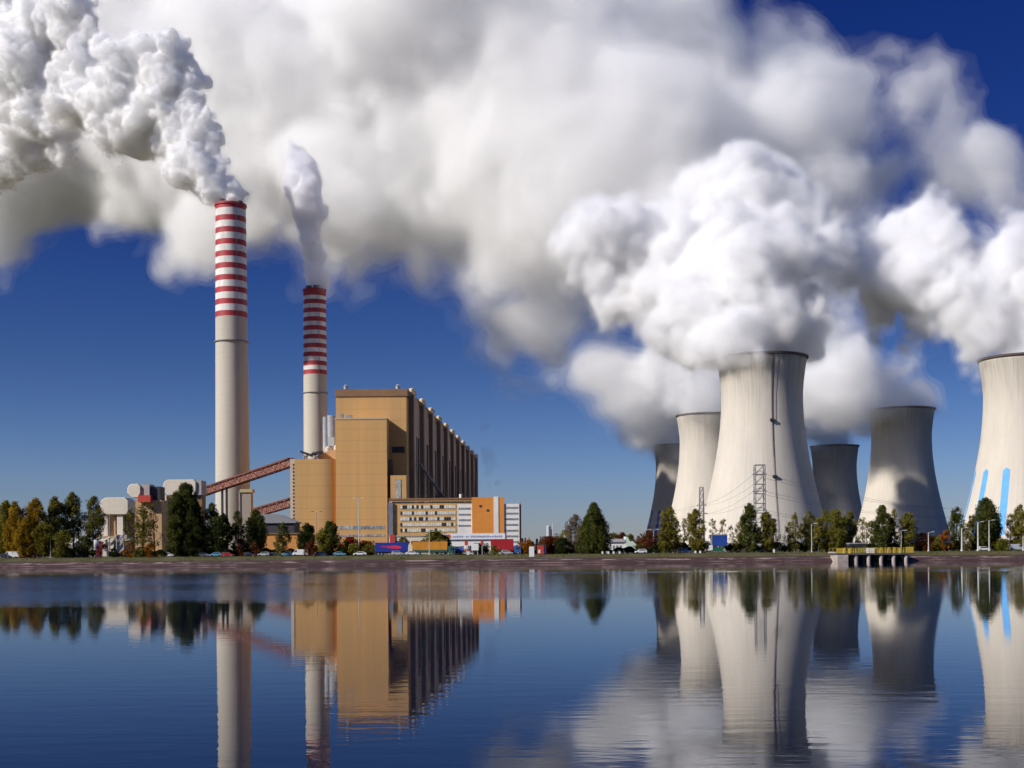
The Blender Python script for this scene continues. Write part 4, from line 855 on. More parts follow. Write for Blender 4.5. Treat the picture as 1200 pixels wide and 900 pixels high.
T = [  # px, top y, half width px, distance, shape, leaves, label, density, clear
 (-8, 596, 12, 447, 'poplar', 'golive', 'olive-gold poplar cut by the left edge of the picture', 1, .1),
 (6, 587, 13, 440, 'poplar', 'golive', 'olive-gold poplar at the left edge, taller than its edge neighbour', 1, .08),
 (20, 588, 12, 436, 'poplar', 'gold', 'golden poplar second from the left edge', 1, .05), (40, 584, 13, 438, 'poplar', 'gold', 'golden-brown poplar third from the left edge with a leaning top', 1, .05),
 (64, 582, 12, 442, 'poplar', 'golive', 'olive-gold poplar between the brown-gold one and the tallest of the left row', 1, .2), (86, 577, 12, 446, 'poplar', 'olive', 'tallest poplar of the left row, olive green', .9, .3),
 (108, 582, 12, 446, 'poplar', 'olive', 'thin olive poplar just left of the lowest cream transfer tower', .8, .3), (52, 612, 12, 432, 'round', 'golive', 'broad bushy olive-gold tree low between the golden poplars', 1, .05),
 (30, 606, 11, 431, 'round', 'gold', 'low golden tree in front of the poplars at the left edge', 1, .03), (75, 622, 13, 431, 'bush', 'olive', 'olive bush right of the broad bushy tree below the poplars', 1, .02), (98, 628, 10, 432, 'bush', 'green', 'dark green bush left of the white round-topped tank', 1, .02),
 (153, 594, 9, 440, 'poplar', 'golive', 'thin yellowish poplar in front of the middle transfer tower, left one', .55, .1), (167, 588, 13, 442, 'poplar', 'olive', 'see-through olive poplar before the red box of the transfer tower', .6, .08),
 (181, 590, 9, 444, 'poplar', 'golive', 'thin brown-olive poplar right of the red box', .5, .1), (205, 575, 12, 438, 'poplar', 'green', 'left pointed top of the biggest dark tree group', 1, .03), (217, 566, 19, 442, 'poplar', 'green', 'biggest dark green tree, before the tallest transfer tower', 1.25, .02),
 (229, 584, 12, 437, 'poplar', 'dark', 'blackish tree at the right shoulder of the biggest dark tree', 1.2, .02), (247, 589, 12, 440, 'poplar', 'green', 'green tree left of the foot of the left chimney', 1.1, .03), (262, 602, 12, 437, 'round', 'dark', 'blackish tree in front of the left chimney', 1.2, .03),
 (279, 598, 9, 442, 'poplar', 'green', 'pointed green tree right in front of the left chimney', 1.1, .03), (291, 606, 10, 439, 'round', 'dark', 'low dark tree between the pointed green tree and the round-topped one', 1.1, .03), (302, 597, 13, 443, 'round', 'green', 'round-topped dark tree right of the left chimney', 1.1, .03),
 (331, 611, 10, 440, 'poplar', 'green', 'dark tree left of the pale stair tower', 1, .03), (359, 613, 10, 438, 'poplar', 'dark', 'pointed dark tree in front of the rounded ochre wing', 1.1, .04), (387, 611, 10, 438, 'poplar', 'green', 'peaked green tree before the joint of wing and front block', 1.1, .04), (378, 622, 9, 436, 'round', 'golive', 'yellowish low tree at the left of the peaked green one', 1, .03),
 (411, 630, 11, 446, 'bush', 'red', 'dark red bush behind the tallest lamp mast', 1, .02), (428, 634, 10, 447, 'bush', 'rust', 'rust-red bush right of the tallest lamp mast', 1, .02), (405, 634, 8, 436, 'bush', 'dark', 'dark low bush left of the tallest lamp mast', 1, .02), (415, 637, 8, 434, 'bush', 'golive', 'small olive-gold bush at the tallest lamp mast', 1, .02), (433, 637, 8, 435, 'bush', 'olive', 'olive bush left of the blue trailer', 1, .02),
 (473, 629, 6, 560, 'poplar', 'olive', 'small olive tree before the pale annex, above the blue trailer', .9, .1), (510, 622, 11, 540, 'round', 'olive', 'dark olive tree before the ochre office behind the lamp post', 1, .04), (521, 628, 8, 545, 'round', 'dark', 'dark tree at the left end of the white hall', 1, .04),
 (562, 637, 10, 437, 'bush', 'dark', 'dark bush behind the two-legged notice board', 1, .02), (580, 640, 7, 421, 'bush', 'olive', 'small olive bush in front of the red container', 1, .02), (536, 641, 9, 440, 'bush', 'dark', 'low dark bush right of the green cab', 1, .02),
 (618, 633, 9, 440, 'round', 'orange', 'orange-brown bushy tree right of the white office', 1, .03), (645, 629, 12, 436, 'round', 'rust', 'rust-red round tree right of the kiosk', 1.1, .03), (658, 631, 9, 432, 'round', 'dark', 'dark round tree left of the bare brownish tree', 1.2, .03), (606, 639, 7, 446, 'bush', 'golive', 'olive-gold bush at the corner of the white office', 1, .02),
 (674, 603, 10, 436, 'poplar', 'bare', 'half-bare brownish tree left of the big conical tree', .75, .06), (663, 620, 8, 450, 'round', 'golive', 'small yellowish tree behind the half-bare tree', .8, .1), (697, 589.5, 16, 428, 'cone', 'green', 'big dark green conical tree standing alone in the middle', 1.35, .03), (689, 602, 9, 427, 'poplar', 'green', 'lower left part-tree hugging the big conical tree', 1.1, .03),
 (759, 622, 9, 455, 'round', 'rust', 'rust-red tree behind the two slim lamp posts', 1, .05), (771, 624, 6, 457, 'round', 'rust', 'small rust-red tree at the foot of the dark far tower', 1, .05), (748, 637, 6, 440, 'bush', 'ygreen', 'yellow-green bush right of the white low building', 1, .02),
 (785, 594, 10.5, 432, 'poplar', 'golive', 'tall olive-yellow poplar overlapping the shaded and the pale tower', .95, .05), (779, 612, 8, 430, 'poplar', 'olive', 'lower olive tree at the left of the tall poplar by the shaded tower', .9, .05), (801, 607, 5.5, 440, 'poplar', 'olive', 'thin olive tree between two taller poplars', .7, .1), (816, 597, 9.5, 431, 'poplar', 'golive', 'olive-yellow poplar left of the blue container', 1.05, .05),
 (835, 606, 4.8, 444, 'poplar', 'golive', 'slim poplar rising behind the blue container, left one', .8, .1), (846.5, 607, 5, 444, 'poplar', 'golive', 'slim poplar rising behind the blue container, right one', .8, .1), (857, 615, 5, 440, 'poplar', 'bare', 'small bare whitish tree right of the blue container', .5, .08), (866, 612, 7, 434, 'round', 'golive', 'low olive-yellow tree left of the tree before the pylon', .9, .05),
 (878, 590, 9.5, 431, 'poplar', 'green', 'tall dark green tree left of the grey lattice pylon', 1.2, .04), (899, 600, 9, 432, 'poplar', 'golive', 'olive-yellow tree at the foot of the pylon', 1, .05), (906, 608, 7, 434, 'poplar', 'olive', 'olive tree right of the olive-yellow one at the pylon', .9, .05),
 (926, 612, 6.5, 436, 'poplar', 'golive', 'short olive-yellow tree right of the ladder line', .85, .05), (932, 601, 6.5, 434, 'poplar', 'golive', 'pointed yellowish tree right of the ladder line', .85, .05), (943, 606, 7, 437, 'poplar', 'olive', 'pale olive tree left of the lamp post among the trees', .85, .05), (950, 598, 7.5, 436, 'poplar', 'olive', 'olive tree behind the lamp post among the trees', .9, .05),
 (959, 605, 7, 433, 'poplar', 'golive', 'yellowish tree right of the lamp post among the trees', .85, .05), (968, 597, 8, 436, 'poplar', 'olive', 'taller olive tree before the dark far tower', 1, .05), (982, 597, 10, 432, 'round', 'olive', 'broad olive tree above the left end of the jetty', 1.05, .05), (995, 598, 8, 435, 'poplar', 'olive', 'olive tree above the jetty canopy', 1, .05),
 (1011, 604, 7, 432, 'poplar', 'golive', 'thin yellowish tree behind the lamp post over the jetty', .65, .06), (1022, 610, 7, 434, 'poplar', 'olive', 'short olive tree left of the tallest tree above the jetty', .9, .05), (1033, 592, 9.5, 431, 'poplar', 'green', 'tallest dark green tree above the jetty', 1.15, .04), (1045, 606, 7, 434, 'poplar', 'dark', 'dark tree right of the tallest one above the jetty', 1.1, .05),
 (1048, 595, 5.5, 437, 'poplar', 'golive', 'thin yellowish tree top behind the dark one above the jetty', .7, .1), (1058, 604, 7, 434, 'poplar', 'olive', 'olive tree above the right end of the jetty', .9, .05), (1066, 598, 8, 432, 'poplar', 'olive', 'broad olive tree behind the yellow end panel of the jetty', 1, .05),
 (1082, 625, 9, 433, 'bush', 'rust', 'low brownish bush right of the jetty', .9, .02), (1096, 628, 10, 434, 'bush', 'olive', 'low olive bush under the half-shaded tower', 1, .02), (1108, 622, 7, 430, 'round', 'orange', 'orange-brown small tree left of the stout lamp post', .9, .04), (1120, 594, 8.5, 432, 'poplar', 'green', 'green tree in the gap left of the blue-barred tower', 1.05, .05), (1133, 612, 7, 430, 'round', 'golive', 'yellowish low tree between two pale lamp posts', .8, .05),
 (1141, 603, 8, 434, 'poplar', 'rust', 'brownish tree at the left side of the big tree before the blue bars', .85, .05), (1154, 583, 12, 431, 'round', 'green', 'big dark green tree before the blue bars', 1.15, .05), (1166, 600, 8, 433, 'poplar', 'dark', 'dark right side tree of the big tree before the blue bars', 1, .05), (1174, 632, 9, 424, 'bush', 'ygreen', 'yellow-green bush low before the blue bars', 1, .02),
 (1184, 601, 7, 432, 'poplar', 'golive', 'thin yellowish tree second from the right edge', .75, .06), (1197, 591, 9, 430, 'poplar', 'golive', 'olive-yellow tree at the right edge', .9, .05), (1193, 612, 7, 436, 'poplar', 'dark', 'dark narrow tree by the right edge', 1, .05), (1214, 596, 10, 432, 'poplar', 'olive', 'olive tree cut by the right edge', 1, .05),
 (118, 634, 7, 424, 'bush', 'red', 'bright orange-red bush below the lowest transfer tower', 1, .02), (134, 640, 6, 424, 'bush', 'dark', 'dark bush right of the orange-red bush', 1, .02), (150, 636, 8, 425, 'bush', 'orange', 'orange bush left of the see-through olive poplar', .9, .02), (176, 637, 9, 425, 'bush', 'orange', 'wide orange bush right of the see-through olive poplar', .9, .02), (163, 641, 8, 424, 'bush', 'olive', 'low olive bush between the two orange bushes', 1, .02),
 (240, 634, 6, 447, 'bush', 'orange', 'orange bush glimpsed right of the biggest dark tree', 1, .02), (253, 633, 6, 447, 'bush', 'orange', 'orange bush glimpsed left of the left chimney foot', 1, .02), (299, 635, 7, 430, 'bush', 'rust', 'brown bush below the round-topped dark tree', 1, .02), (325, 633, 6, 431, 'bush', 'golive', 'olive-gold bush in front of the orange shed', .8, .02), (364, 633, 7, 430, 'bush', 'rust', 'brown bush below the pointed dark tree', 1, .02), (281, 638, 5, 430, 'bush', 'rust', 'small brown bush below the pointed green tree', 1, .02),
 (720, 624, 6, 800, 'round', 'golive', 'far yellowish tree left above the white low building', 1, .05), (729, 624, 6, 800, 'round', 'rust', 'far brownish tree above the white low building', 1, .05), (739, 626, 5, 800, 'round', 'olive', 'far olive tree right above the white low building', 1, .05), (748, 628, 5, 780, 'round', 'rust', 'far reddish tree right of the white low building', .8, .05),
]
for i, (px, yt, hw, Y, kd, lf, lab, dn, cl) in enumerate(T):
    isb = kd == 'bush'
    nm = 'bush' if isb else {'poplar': 'poplar', 'cone': 'conifer'}.get(kd, 'tree')
    tree(px, yt, hw, Y, kd, lf, lab, 100 + i, nm, 'bush' if isb else 'tree', 'bushes along the shore' if isb else 'trees along the shore', dn, cl, lf=.5 if Y < 500 else .8, lean=.03 * math.sin(i * 2.3) if not isb else 0)

def hedge(px0, px1, yt, Y, leaf, label, seed):
    rng = np.random.default_rng(seed); a, b = at(px0, yt, Y), at(px1, yt, Y); n = int((b.x - a.x) * 190); H = max(1, a.z - GZ)
    r = thing('hedge', label, 'hedge', ((a.x + b.x) / 2, Y, GZ), group='dark hedges behind the grass')
    w = (b.x - a.x) / 2; x = rng.uniform(-w, w, n); ht = H * (.72 + .28 * np.sin(x * 1.1 + seed) * np.sin(x * .43 + 1)); z = rng.random(n) ** .6 * ht; y = rng.uniform(-1, 1, n)
    C = np.stack([x, y, z], 1); nv = rng.standard_normal((n, 3)); nv /= np.linalg.norm(nv, axis=1)[:, None]; A = np.cross(nv, rng.standard_normal((n, 3))); A /= np.linalg.norm(A, axis=1)[:, None]; B = np.cross(nv, A); s = rng.uniform(.12, .26, n)[:, None]
    V = np.stack([C - A * s, C - B * s, C + A * s, C + B * s], 1).reshape(-1, 3)
    me = bpy.data.meshes.new('foliage'); me.from_pydata([tuple(v) for v in V], [], [tuple(range(4 * k, 4 * k + 4)) for k in range(n)]); me.materials.append(LEAF[leaf]); o = bpy.data.objects.new('foliage', me); col.objects.link(o); o.parent = r
    m = MB(); k = -w
    while k < w: m.tube((k, 0, 0), (k + .2, 0, H * .6), .06, .02, 4); k += 1.1
    m.build('stems', M_BARK, r)
for i, (a, b, yt, Y, lf, lab) in enumerate([(-10, 44, 640, 441, 'dark', 'dark hedge behind the leftmost parked cars'), (66, 112, 641, 440, 'dark', 'dark hedge between the long bus and the white tank'), (128, 196, 644, 432, 'dark', 'low dark hedge under the see-through poplars'), (196, 262, 640, 440, 'dark', 'dark hedge at the feet of the biggest dark tree'),
    (262, 345, 642, 443, 'dark', 'dark hedge under the conveyor galleries'), (345, 442, 642, 441, 'dark', 'dark hedge before the ochre wing and front block'), (600, 690, 640, 440, 'dark', 'dark hedge from the white office to the big conical tree'), (700, 775, 640, 432, 'dark', 'dark hedge right of the big conical tree'), (775, 832, 634, 436, 'dark', 'dark hedge left of the blue container'),
    (850, 925, 634, 438, 'dark', 'dark hedge from the blue container to the ladder line'), (925, 982, 634, 437, 'dark', 'dark green hedge just left of the jetty'), (982, 1075, 634, 440, 'dark', 'dark hedge behind the yellow jetty'), (1075, 1215, 634, 440, 'dark', 'dark hedge from the jetty to the right edge')]): hedge(a, b, yt, Y, lf, lab, i + 1)

# far tree line: one low broken mass along the horizon
rng = np.random.default_rng(77); n = 16000
x = rng.uniform(-1900, 1900, n); hh = 9 + 4 * np.sin(x * .013) + 3 * np.sin(x * .051 + 1) + 2 * np.sin(x * .17); z = GZ + rng.random(n) ** .7 * hh; y = 2300 + rng.uniform(-12, 12, n) + 30 * np.sin(x * .004)
C = np.stack([x, y, z], 1); nv = rng.standard_normal((n, 3)); nv /= np.linalg.norm(nv, axis=1)[:, None]; A = np.cross(nv, rng.standard_normal((n, 3))); A /= np.linalg.norm(A, axis=1)[:, None]; B = np.cross(nv, A); s = rng.uniform(.8, 2.4, n)[:, None]
V = np.stack([C - A * s, C - B * s, C + A * s, C + B * s], 1).reshape(-1, 3)
me = bpy.data.meshes.new('distant_woods'); me.from_pydata([tuple(v) for v in V], [], [tuple(range(4 * k, 4 * k + 4)) for k in range(n)]); me.materials.append(leaf_mat('far woods', (.05, .055, .05), (.09, .075, .05)))
o = bpy.data.objects.new('distant_woods', me); col.objects.link(o); tag(o, 'low hazy line of far woods along the horizon', 'woods', kind='stuff')

# rough grass and weeds along the bank's edge
n = 26000; x = rng.uniform(-190, 190, n); y = np.array([shore_y(q) for q in x]) + 5.3 + rng.random(n) ** 1.4 * 12; zg = 1.75 + np.interp(y - np.array([shore_y(q) for q in x]), [5.2, 10.6, 18.6], [0, .75, 1.15]); hgt = rng.uniform(.08, .30, n) * (1 + .6 * np.sin(x * .5) * np.sin(x * .13)); C = np.stack([x, y, zg], 1)
w_ = rng.uniform(.03, .09, n); a = rng.random(n) * 6.28; dx = np.stack([np.cos(a) * w_, np.sin(a) * w_, 0 * a], 1); up = np.stack([rng.normal(0, .06, n), rng.normal(0, .06, n), hgt], 1)
V = np.stack([C - dx, C + dx, C + up], 1).reshape(-1, 3)
me = bpy.data.meshes.new('bank_grass'); me.from_pydata([tuple(v) for v in V], [], [(3 * k, 3 * k + 1, 3 * k + 2) for k in range(n)]); me.materials.append(leaf_mat('rough grass', (.06, .065, .012), (.15, .12, .03)))
o = bpy.data.objects.new('bank_grass', me); col.objects.link(o); tag(o, 'rough olive grass along the top of the bank', 'grass', kind='stuff')

# ---------------------------------------------------------------- steam
def steam_material(name, density, surf=0.0, color=(1, 1, 1), aniso=0.0, absorb=None):
    m = bpy.data.materials.new(name); m.use_nodes = True; t = m.node_tree; t.nodes.clear()
    o = nd(t, 'ShaderNodeOutputMaterial')
    if surf > 0:
        tr = nd(t, 'ShaderNodeBsdfTransparent'); df = nd(t, 'ShaderNodeBsdfDiffuse'); mx = nd(t, 'ShaderNodeMixShader')
        df.inputs['Color'].default_value = (.9 * color[0], .9 * color[1], .9 * color[2], 1); mx.inputs[0].default_value = surf
        t.links.new(tr.outputs[0], mx.inputs[1]); t.links.new(df.outputs[0], mx.inputs[2]); t.links.new(mx.outputs[0], o.inputs['Surface'])
    v = nd(t, 'ShaderNodeVolumePrincipled')
    v.inputs['Color'].default_value = (*color, 1); v.inputs['Density'].default_value = density; v.inputs['Anisotropy'].default_value = aniso
    t.links.new(v.outputs[0], o.inputs['Volume'])
    return m

def bspline_noise(shape, h, cell, rng):
    """smooth random field of unit deviation: cubic B-spline over a random lattice"""
    W = []
    for n in shape:
        u = np.arange(n) * h / cell + rng.random(); i = np.floor(u).astype(int); f = u - i; m = i.max() + 4
        w = np.zeros((n, m), np.float32); r = np.arange(n)
        for k, q in enumerate(((1 - f) ** 3 / 6, (3 * f ** 3 - 6 * f ** 2 + 4) / 6, (-3 * f ** 3 + 3 * f ** 2 + 3 * f + 1) / 6, f ** 3 / 6)): w[r, i + k] = q
        W.append(w)
    a = rng.standard_normal([w.shape[1] for w in W]).astype(np.float32)
    for _ in range(3): a = np.tensordot(W[_], a, axes=([1], [_])); a = np.moveaxis(a, 0, _)
    return a / 0.332     # deviation of the spline of white noise, 0.69 ** 3

def surface_nets(f, org, h):
    """closed surface where the field f crosses zero (negative inside)"""
    f[[0, -1], :, :] = 1; f[:, [0, -1], :] = 1; f[:, :, [0, -1]] = 1
    nx, ny, nz = f.shape; st = (ny * nz, nz, 1); N = nx * ny * nz
    ff = f.ravel(); cells = []; poss = []; quads = []
    for a in range(3):
        s0 = [slice(None)] * 3; s1 = [slice(None)] * 3; s0[a] = slice(0, -1); s1[a] = slice(1, None)
        ch = (f[tuple(s0)] < 0) != (f[tuple(s1)] < 0)
        ijk = np.argwhere(ch); idx = ijk @ np.array(st)
        f0 = ff[idx]; f1 = ff[idx + st[a]]; t = f0 / (f0 - f1)
        p = ijk.astype(np.float32); p[:, a] += t
        b, c = (a + 1) % 3, (a + 2) % 3
        q = np.stack([idx, idx - st[b], idx - st[b] - st[c], idx - st[c]], 1)
        flip = f0 >= 0; q[flip] = q[flip][:, ::-1]
        quads.append(q)
        for k in range(4): cells.append(q[:, k]); poss.append(p)
    cells = np.concatenate(cells); poss = np.concatenate(poss); quads = np.concatenate(quads)
    uc, inv = np.unique(cells, return_inverse=True); cnt = np.bincount(inv)
    V = np.stack([np.bincount(inv, poss[:, k]) / cnt for k in range(3)], 1) * h + np.array(org)
    return V, np.searchsorted(uc, quads)

def steam_field(balls, voxel, cells, amps, seed, warp=0, warp_cell=100, smooth=8, reach=30, fine=(0, 1), clip=None):
    rng = np.random.default_rng(seed)
    P = np.array([b[0] for b in balls]); Rr = np.array([b[1] for b in balls])
    lo = (P - Rr[:, None]).min(0) - reach; hi = (P + Rr[:, None]).max(0) + reach
    if clip:
        lo = np.maximum(lo, clip[0]); hi = np.minimum(hi, clip[1])
    sh = [int(q) + 2 for q in np.ceil((hi - lo) / voxel)]
    ax = [(lo[k] + np.arange(sh[k]) * voxel).astype(np.float32) for k in range(3)]
    G = np.meshgrid(*ax, indexing='ij')
    if warp:
        G = [g + warp * bspline_noise(sh, voxel, warp_cell, rng) for g in G]
    d = np.full(sh, 400, np.float32)
    for p, r in zip(P, Rr):
        m = r + reach + smooth + 1.5 * warp
        s = tuple(slice(max(0, int((p[k] - m - lo[k]) / voxel)), max(0, min(sh[k], int((p[k] + m - lo[k]) / voxel) + 2))) for k in range(3))
        if any(q.stop <= q.start for q in s): continue
        e = np.sqrt((G[0][s] - p[0]) ** 2 + (G[1][s] - p[1]) ** 2 + (G[2][s] - p[2]) ** 2) - r
        hh = np.maximum(smooth - np.abs(d[s] - e), 0) / smooth
        d[s] = np.minimum(d[s], e) - hh * hh * smooth * .25
    del G
    for c, a in zip(cells, amps):
        d -= a * (np.abs(bspline_noise(sh, voxel, c, rng)) - .8)
    if fine[0]:
        a, c = fine
        while c > voxel * 1.2:
            d += a * bspline_noise(sh, voxel, c, rng); a *= .6; c *= .5
    return d, lo

def steam(name, label, balls, shells, voxel, group=None, clip=None, cat='steam plume', **kw):
    """one plume: nested closed bodies of ever thinner steam"""
    d, lo = steam_field(balls, voxel, clip=clip, **kw)
    root = thing(name, label, cat, (0, 0, 0), group=group)
    base = np.array(balls[0][0]); root.location = tuple(base)
    for nm, off, m in shells:
        f = (d + off).copy()
        V, Q = surface_nets(f, lo - base, voxel)
        me = bpy.data.meshes.new(nm); me.vertices.add(len(V)); me.vertices.foreach_set('co', V.astype(np.float32).ravel())
        me.loops.add(len(Q) * 4); me.loops.foreach_set('vertex_index', Q.astype(np.int32).ravel())
        me.polygons.add(len(Q)); me.polygons.foreach_set('loop_start', np.arange(0, len(Q) * 4, 4, dtype=np.int32))
        me.polygons.foreach_set('use_smooth', np.ones(len(Q), bool))
        me.materials.append(m); me.update(calc_edges=True)
        o = bpy.data.objects.new(nm, me); col.objects.link(o); o.parent = root
    return root

def balls_px(spec, seed=1, fill=3):
    """rows (px, py, radius in px, distance): each a ball with a few smaller ones on its skin"""
    rnd = random.Random(seed); out = []
    for px, py, rp_, Y in spec:
        r = rp_ / F * Y; c = at(px, py, Y); out.append((c, r))
        for k in range(fill):
            v = Vector((rnd.gauss(0, 1), rnd.gauss(0, 1), rnd.gauss(0, 1))).normalized()
            out.append((c + v * r * rnd.uniform(.6, .95), r * rnd.uniform(.38, .62)))
    return out
S_WHITE = [('steam_core', 4.5, steam_material('dense white steam', .09, .03, (.975, .975, .982))), ('steam_mantle', 1.2, steam_material('white steam', .042, 0, (.98, .98, .986))), ('steam_veil', -2, steam_material('thin white steam', .015)), ('steam_haze', -6, steam_material('thinnest white steam', .006))]
S_CRISP = [('steam_core', 2.4, steam_material('crisp white steam', .12, .24)), ('steam_mantle', 1, steam_material('crisp thin steam', .06)), ('steam_veil', -1.2, steam_material('crisp steam veil', .025)), ('steam_haze', -3.5, steam_material('crisp steam haze', .009))]
S_SOFT = [('steam_core', 20, steam_material('soft steam', .015, .01)), ('steam_mantle', 6, steam_material('softer steam', .008)), ('steam_veil', -4, steam_material('thin soft steam', .004)), ('steam_haze', -16, steam_material('thinnest soft steam', .0016))]
S_MED = [('steam_core', 20, steam_material('medium steam', .011, .01)), ('steam_mantle', 9, steam_material('medium soft steam', .0075)), ('steam_veil', 0, steam_material('medium steam veil', .0042)), ('steam_haze', -8, steam_material('medium steam haze', .002))]
S_DIM = [('steam_core', 5, steam_material('shaded steam', .035, .02)), ('steam_mantle', -1, steam_material('shaded thin steam', .014)), ('steam_veil', -6, steam_material('shaded steam veil', .006))]
G_ = 'steam plumes from towers and chimneys'
wide = [(600,35,150),(470,70,140),(350,40,150),(690,80,140),(742,50,62),(520,170,122),(610,200,118),(700,220,130),(430,190,108),
 (330,150,120),(620,290,72),(668,335,84),(703,385,62),(728,432,38),(752,462,24),(775,455,30),(230,105,150),(110,120,135),(30,195,72),(170,215,66),(-40,130,110),(225,262,38),
 (60,60,140),(200,20,150),(420,280,30),(370,270,35),(820,178,88),(900,190,85),(790,260,95),(860,260,110),(930,260,80),(480,262,34),(560,275,40),(300,255,36)]
wide = [(a, b, c, 1500 + max(0, 600 - a) * .95 + 50 * math.sin(a * .013) + 30 * math.sin(b * .02)) for a, b, c in wide]
steam('steam_cloud', 'vast soft grey-white cloud of steam spread across the sky behind both striped chimneys', balls_px(wide, 5, 4), S_SOFT, 6.0,
      cells=(140, 70, 36, 18), amps=(24, 18, 11, 8), seed=4, warp=12, warp_cell=150, smooth=20, reach=55, fine=(6, 26), cat='steam cloud')
upper = [(872,108,34,1500),(940,78,36,1500),(1000,125,48,1500),(1060,150,52,1480),(1112,185,50,1480),(1160,222,40,1450),(950,180,70,1500),(1020,210,58,1500),(890,200,66,1500),(940,280,60,1450),(980,330,50,1400),(960,395,40,1350),(1190,252,34,1450),(890,72,14,1500),(944,36,14,1500),(960,55,18,1500),(1050,88,16,1490),(1110,120,16,1490)]
steam('steam_cloud', 'soft torn grey-white steam fanning out to the upper right above the cooling towers', balls_px(upper, 8, 4), S_MED, 4.5,
      cells=(110, 55, 28, 14), amps=(20, 14, 9, 5), seed=14, warp=12, warp_cell=110, smooth=20, reach=50, fine=(5, 22), cat='steam cloud')
front = [(892,424,29,892),(862,396,27,892),(924,396,27,892),(800,388,24,900),(890,360,55,885),(945,368,36,890),(812,376,32,900),
 (850,340,55,900),(910,325,50,890),(870,290,62,900),(820,295,55,910),(760,285,52,920),(710,285,46,930),(685,300,28,935),(880,235,50,920),(840,240,45,930),(925,290,42,900),(780,325,40,930),(740,320,35,930)]
front = [(a, b, c, d - 11 + max(0, 900 - a) * .35 + max(0, 400 - b) * .25) for a, b, c, d in front]
steam('steam_plume', 'dense billowing white steam rising from the cooling tower with the ladder line', balls_px(front, 3, 5), S_WHITE, 1.7, group=G_,
      cells=(46, 23, 11, 5.5), amps=(8, 7, 4.4, 2.6), seed=11, warp=6, warp_cell=40, smooth=6, reach=20, fine=(1.1, 7))
right = [(1203,424,33,905),(1182,385,30,905),(1215,390,45,900),(1110,385,26,905),(1140,370,34,900),(1080,350,40,910),(1030,330,40,915),(1000,300,30,920),(1060,290,40,915),(1110,310,50,905),(1160,320,48,900),(1210,310,55,900),(1250,330,60,900),(1090,265,26,915),(1190,280,35,905),(1270,380,45,905),(1180,352,40,900)]
right = [(a, b, c, d - 10 + max(0, 1190 - a) * .35 + max(0, 400 - b) * .25) for a, b, c, d in right]
steam('steam_plume', 'dense white steam drifting left from the cooling tower at the right edge', balls_px(right, 7, 5), S_WHITE, 1.7, group=G_,
      cells=(46, 23, 11, 5.5), amps=(8, 7, 4.4, 2.6), seed=21, warp=6, warp_cell=40, smooth=6, reach=20, fine=(1.1, 7))
t2 = [(829,482,20,1257),(815,472,21,1285),(795,464,18,1290),(774,456,17,1300),(760,440,14,1310),(800,440,26,1300),(830,452,26,1290),(772,432,20,1310),(740,468,9,1310),(850,440,30,1290)]
t2 = [(a, b, c * .95, d - 22 + max(0, 829 - a) * 1.2) for a, b, c, d in t2]
steam('steam_plume', 'white steam curling left from the tower half hidden behind the one with the ladder line', balls_px(t2, 17, 4), S_DIM, 2.2, group=G_,
      cells=(36, 18, 9), amps=(6, 4, 2.4), seed=31, warp=3, warp_cell=40, smooth=7, reach=16, fine=(.9, 6))
t4 = [(1056,478,26,1244),(1070,462,26,1235),(1040,455,32,1225),(1075,445,18,1235),(1010,455,32,1215),(985,465,28,1205),(1040,430,28,1230),(1000,425,32,1210),(960,440,34,1200),(1060,425,12,1240),(980,400,34,1200)]
t4 = [(a, b, c, d - 27) for a, b, c, d in t4]
steam('steam_plume', 'dim bluish grey steam leaving the half-shaded cooling tower in the gap', balls_px(t4, 23, 4), S_DIM, 2.8, group=G_,
      cells=(44, 22, 11), amps=(8, 5, 3), seed=41, warp=4, warp_cell=50, smooth=9, reach=24, fine=(1.1, 8))
t5 = [(977,520,22,1714),(985,508,20,1705),(960,500,28,1690),(1000,505,14,1710),(935,490,30,1690),(970,480,30,1680)]
t5 = [(a, b, c, d - 64) for a, b, c, d in t5]
steam('steam_plume', 'dark bluish steam over the shaded cooling tower behind the ladder-line tower', balls_px(t5, 29, 4), S_DIM, 3.6, group=G_,
      cells=(44, 22, 11), amps=(8, 5, 3), seed=51, warp=4, warp_cell=50, smooth=9, reach=24, fine=(1.1, 8))
t1 = [(794,518,20,1671),(780,505,24,1650),(760,500,20,1630),(790,490,26,1640),(762,480,18,1600),(775,475,28,1600),(768,455,22,1560),(800,465,30,1600)]
t1 = [(a, b, c, d - 52) for a, b, c, d in t1]
steam('steam_plume', 'dark grey-blue steam over the small shaded tower at the left end of the cooling towers', balls_px(t1, 37, 4), S_DIM, 3.6, group=G_,
      cells=(44, 22, 11), amps=(8, 5, 3), seed=61, warp=4, warp_cell=50, smooth=9, reach=24, fine=(1.1, 8))
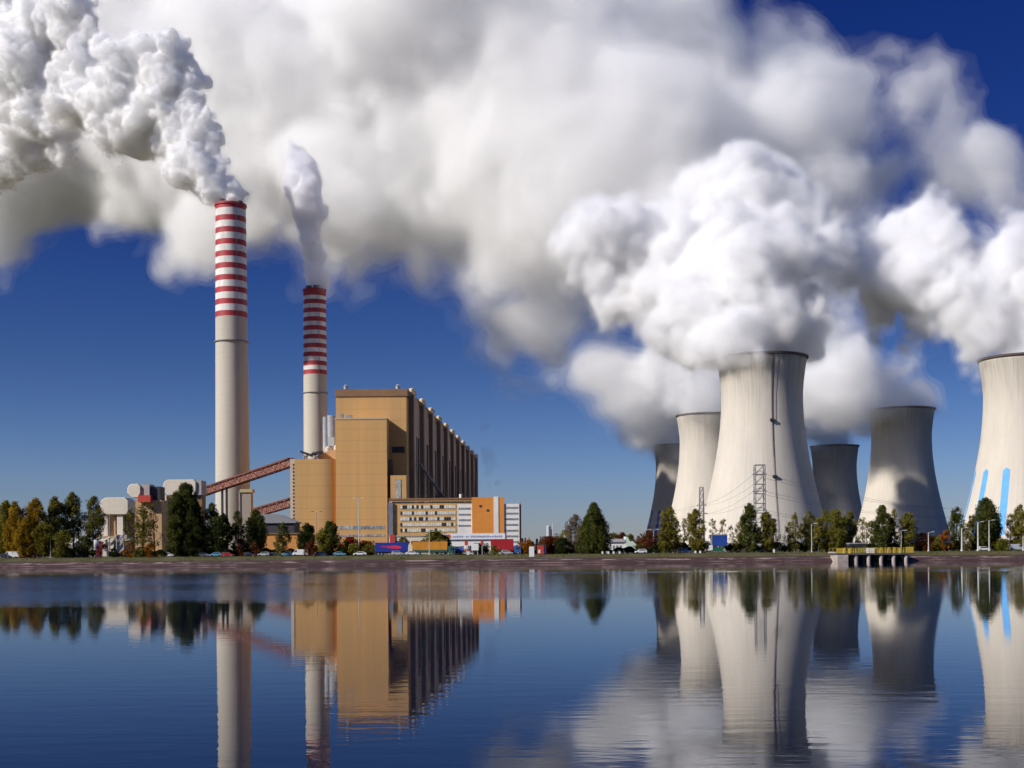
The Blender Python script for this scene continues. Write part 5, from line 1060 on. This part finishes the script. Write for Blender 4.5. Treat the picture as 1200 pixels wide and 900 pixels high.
c1 = [(266,239,9),(260,230,13),(250,218,18),(240,202,20),(232,185,20),(226,166,22),(208,150,26),(185,130,32),(195,100,30),(205,72,22),(206,52,14),(160,150,28),(150,110,34),(130,160,22),(125,130,30),(122,62,17),(104,52,13),(100,90,26),(75,95,20),(90,130,30),(60,150,30),(30,165,32),(5,180,30),(30,120,42),(5,100,50),(20,50,50),(0,10,46),(50,20,30),(170,75,28),(-25,205,22),(60,115,26),(222,215,6),(214,190,7),(40,70,55),(90,15,28),(-20,140,50)]
c1 = [(a, b, c, 1092 + (271 - a) * .5 + max(0, 110 - a) * 1.3) for a, b, c in c1]
steam('steam_plume', 'brilliant white cauliflower steam streaming left from the nearer striped chimney', balls_px(c1, 43, 8), S_CRISP, 1.3, group=G_,
      cells=(28, 14, 7, 3.6), amps=(5, 4.6, 3.0, 1.7), seed=71, warp=3, warp_cell=22, smooth=3, reach=18, fine=(1.0, 5))
c2 = [(369.5,334,11.5,1442),(369.3,326,11.5,1441),(369,318,12,1440),(368.5,310,12,1440),(368,302,12.5,1440),(367,294,13,1439),(366,286,13.5,1438),(365,278,14,1438),(364,270,15,1437),(363,261,16,1437),(362,252,17,1436),(361,243,18,1435),(359.5,234,19,1435),(358,225,20,1434),(356,215,20,1433),(353,205,18,1432),(349,195,15,1430),(358,192,11,1434),(346,184,11,1428),(344,174,7,1430),(352,180,8,1432),(341,166,5,1430)]
steam('steam_plume', 'straight grey column of steam standing on the smaller striped chimney', balls_px(c2, 47, 1), [('steam_core', 1, steam_material('dense grey exhaust', .12, .05, (.97, .97, 1)))] + [('steam_mantle', .0, steam_material('grey column steam', .04, .0, (.97, .97, 1))), ('steam_veil', -2, steam_material('grey column veil', .02))], 1.9, group=G_,
      cells=(22, 11, 5.5), amps=(2.0, 2.2, 1.5), seed=81, warp=2, warp_cell=30, smooth=4, reach=12, fine=(.6, 5))
sm = [(578,572,3.5,900),(579,562,5,900),(581,552,6,900),(577,545,6,900),(580,536,7,900),(575,530,5,900),(562,495,5,900)]
steam('smoke_wisp', 'faint dark wisp of smoke over the orange office front', balls_px(sm, 53, 3), [('smoke', 0, steam_material('thin dark smoke', .022, 0, (.10, .10, .14)))], 1.0,
      cells=(10, 5), amps=(2.4, 1.8), seed=91, warp=4, warp_cell=14, smooth=3, reach=6, fine=(.7, 4), cat='smoke')
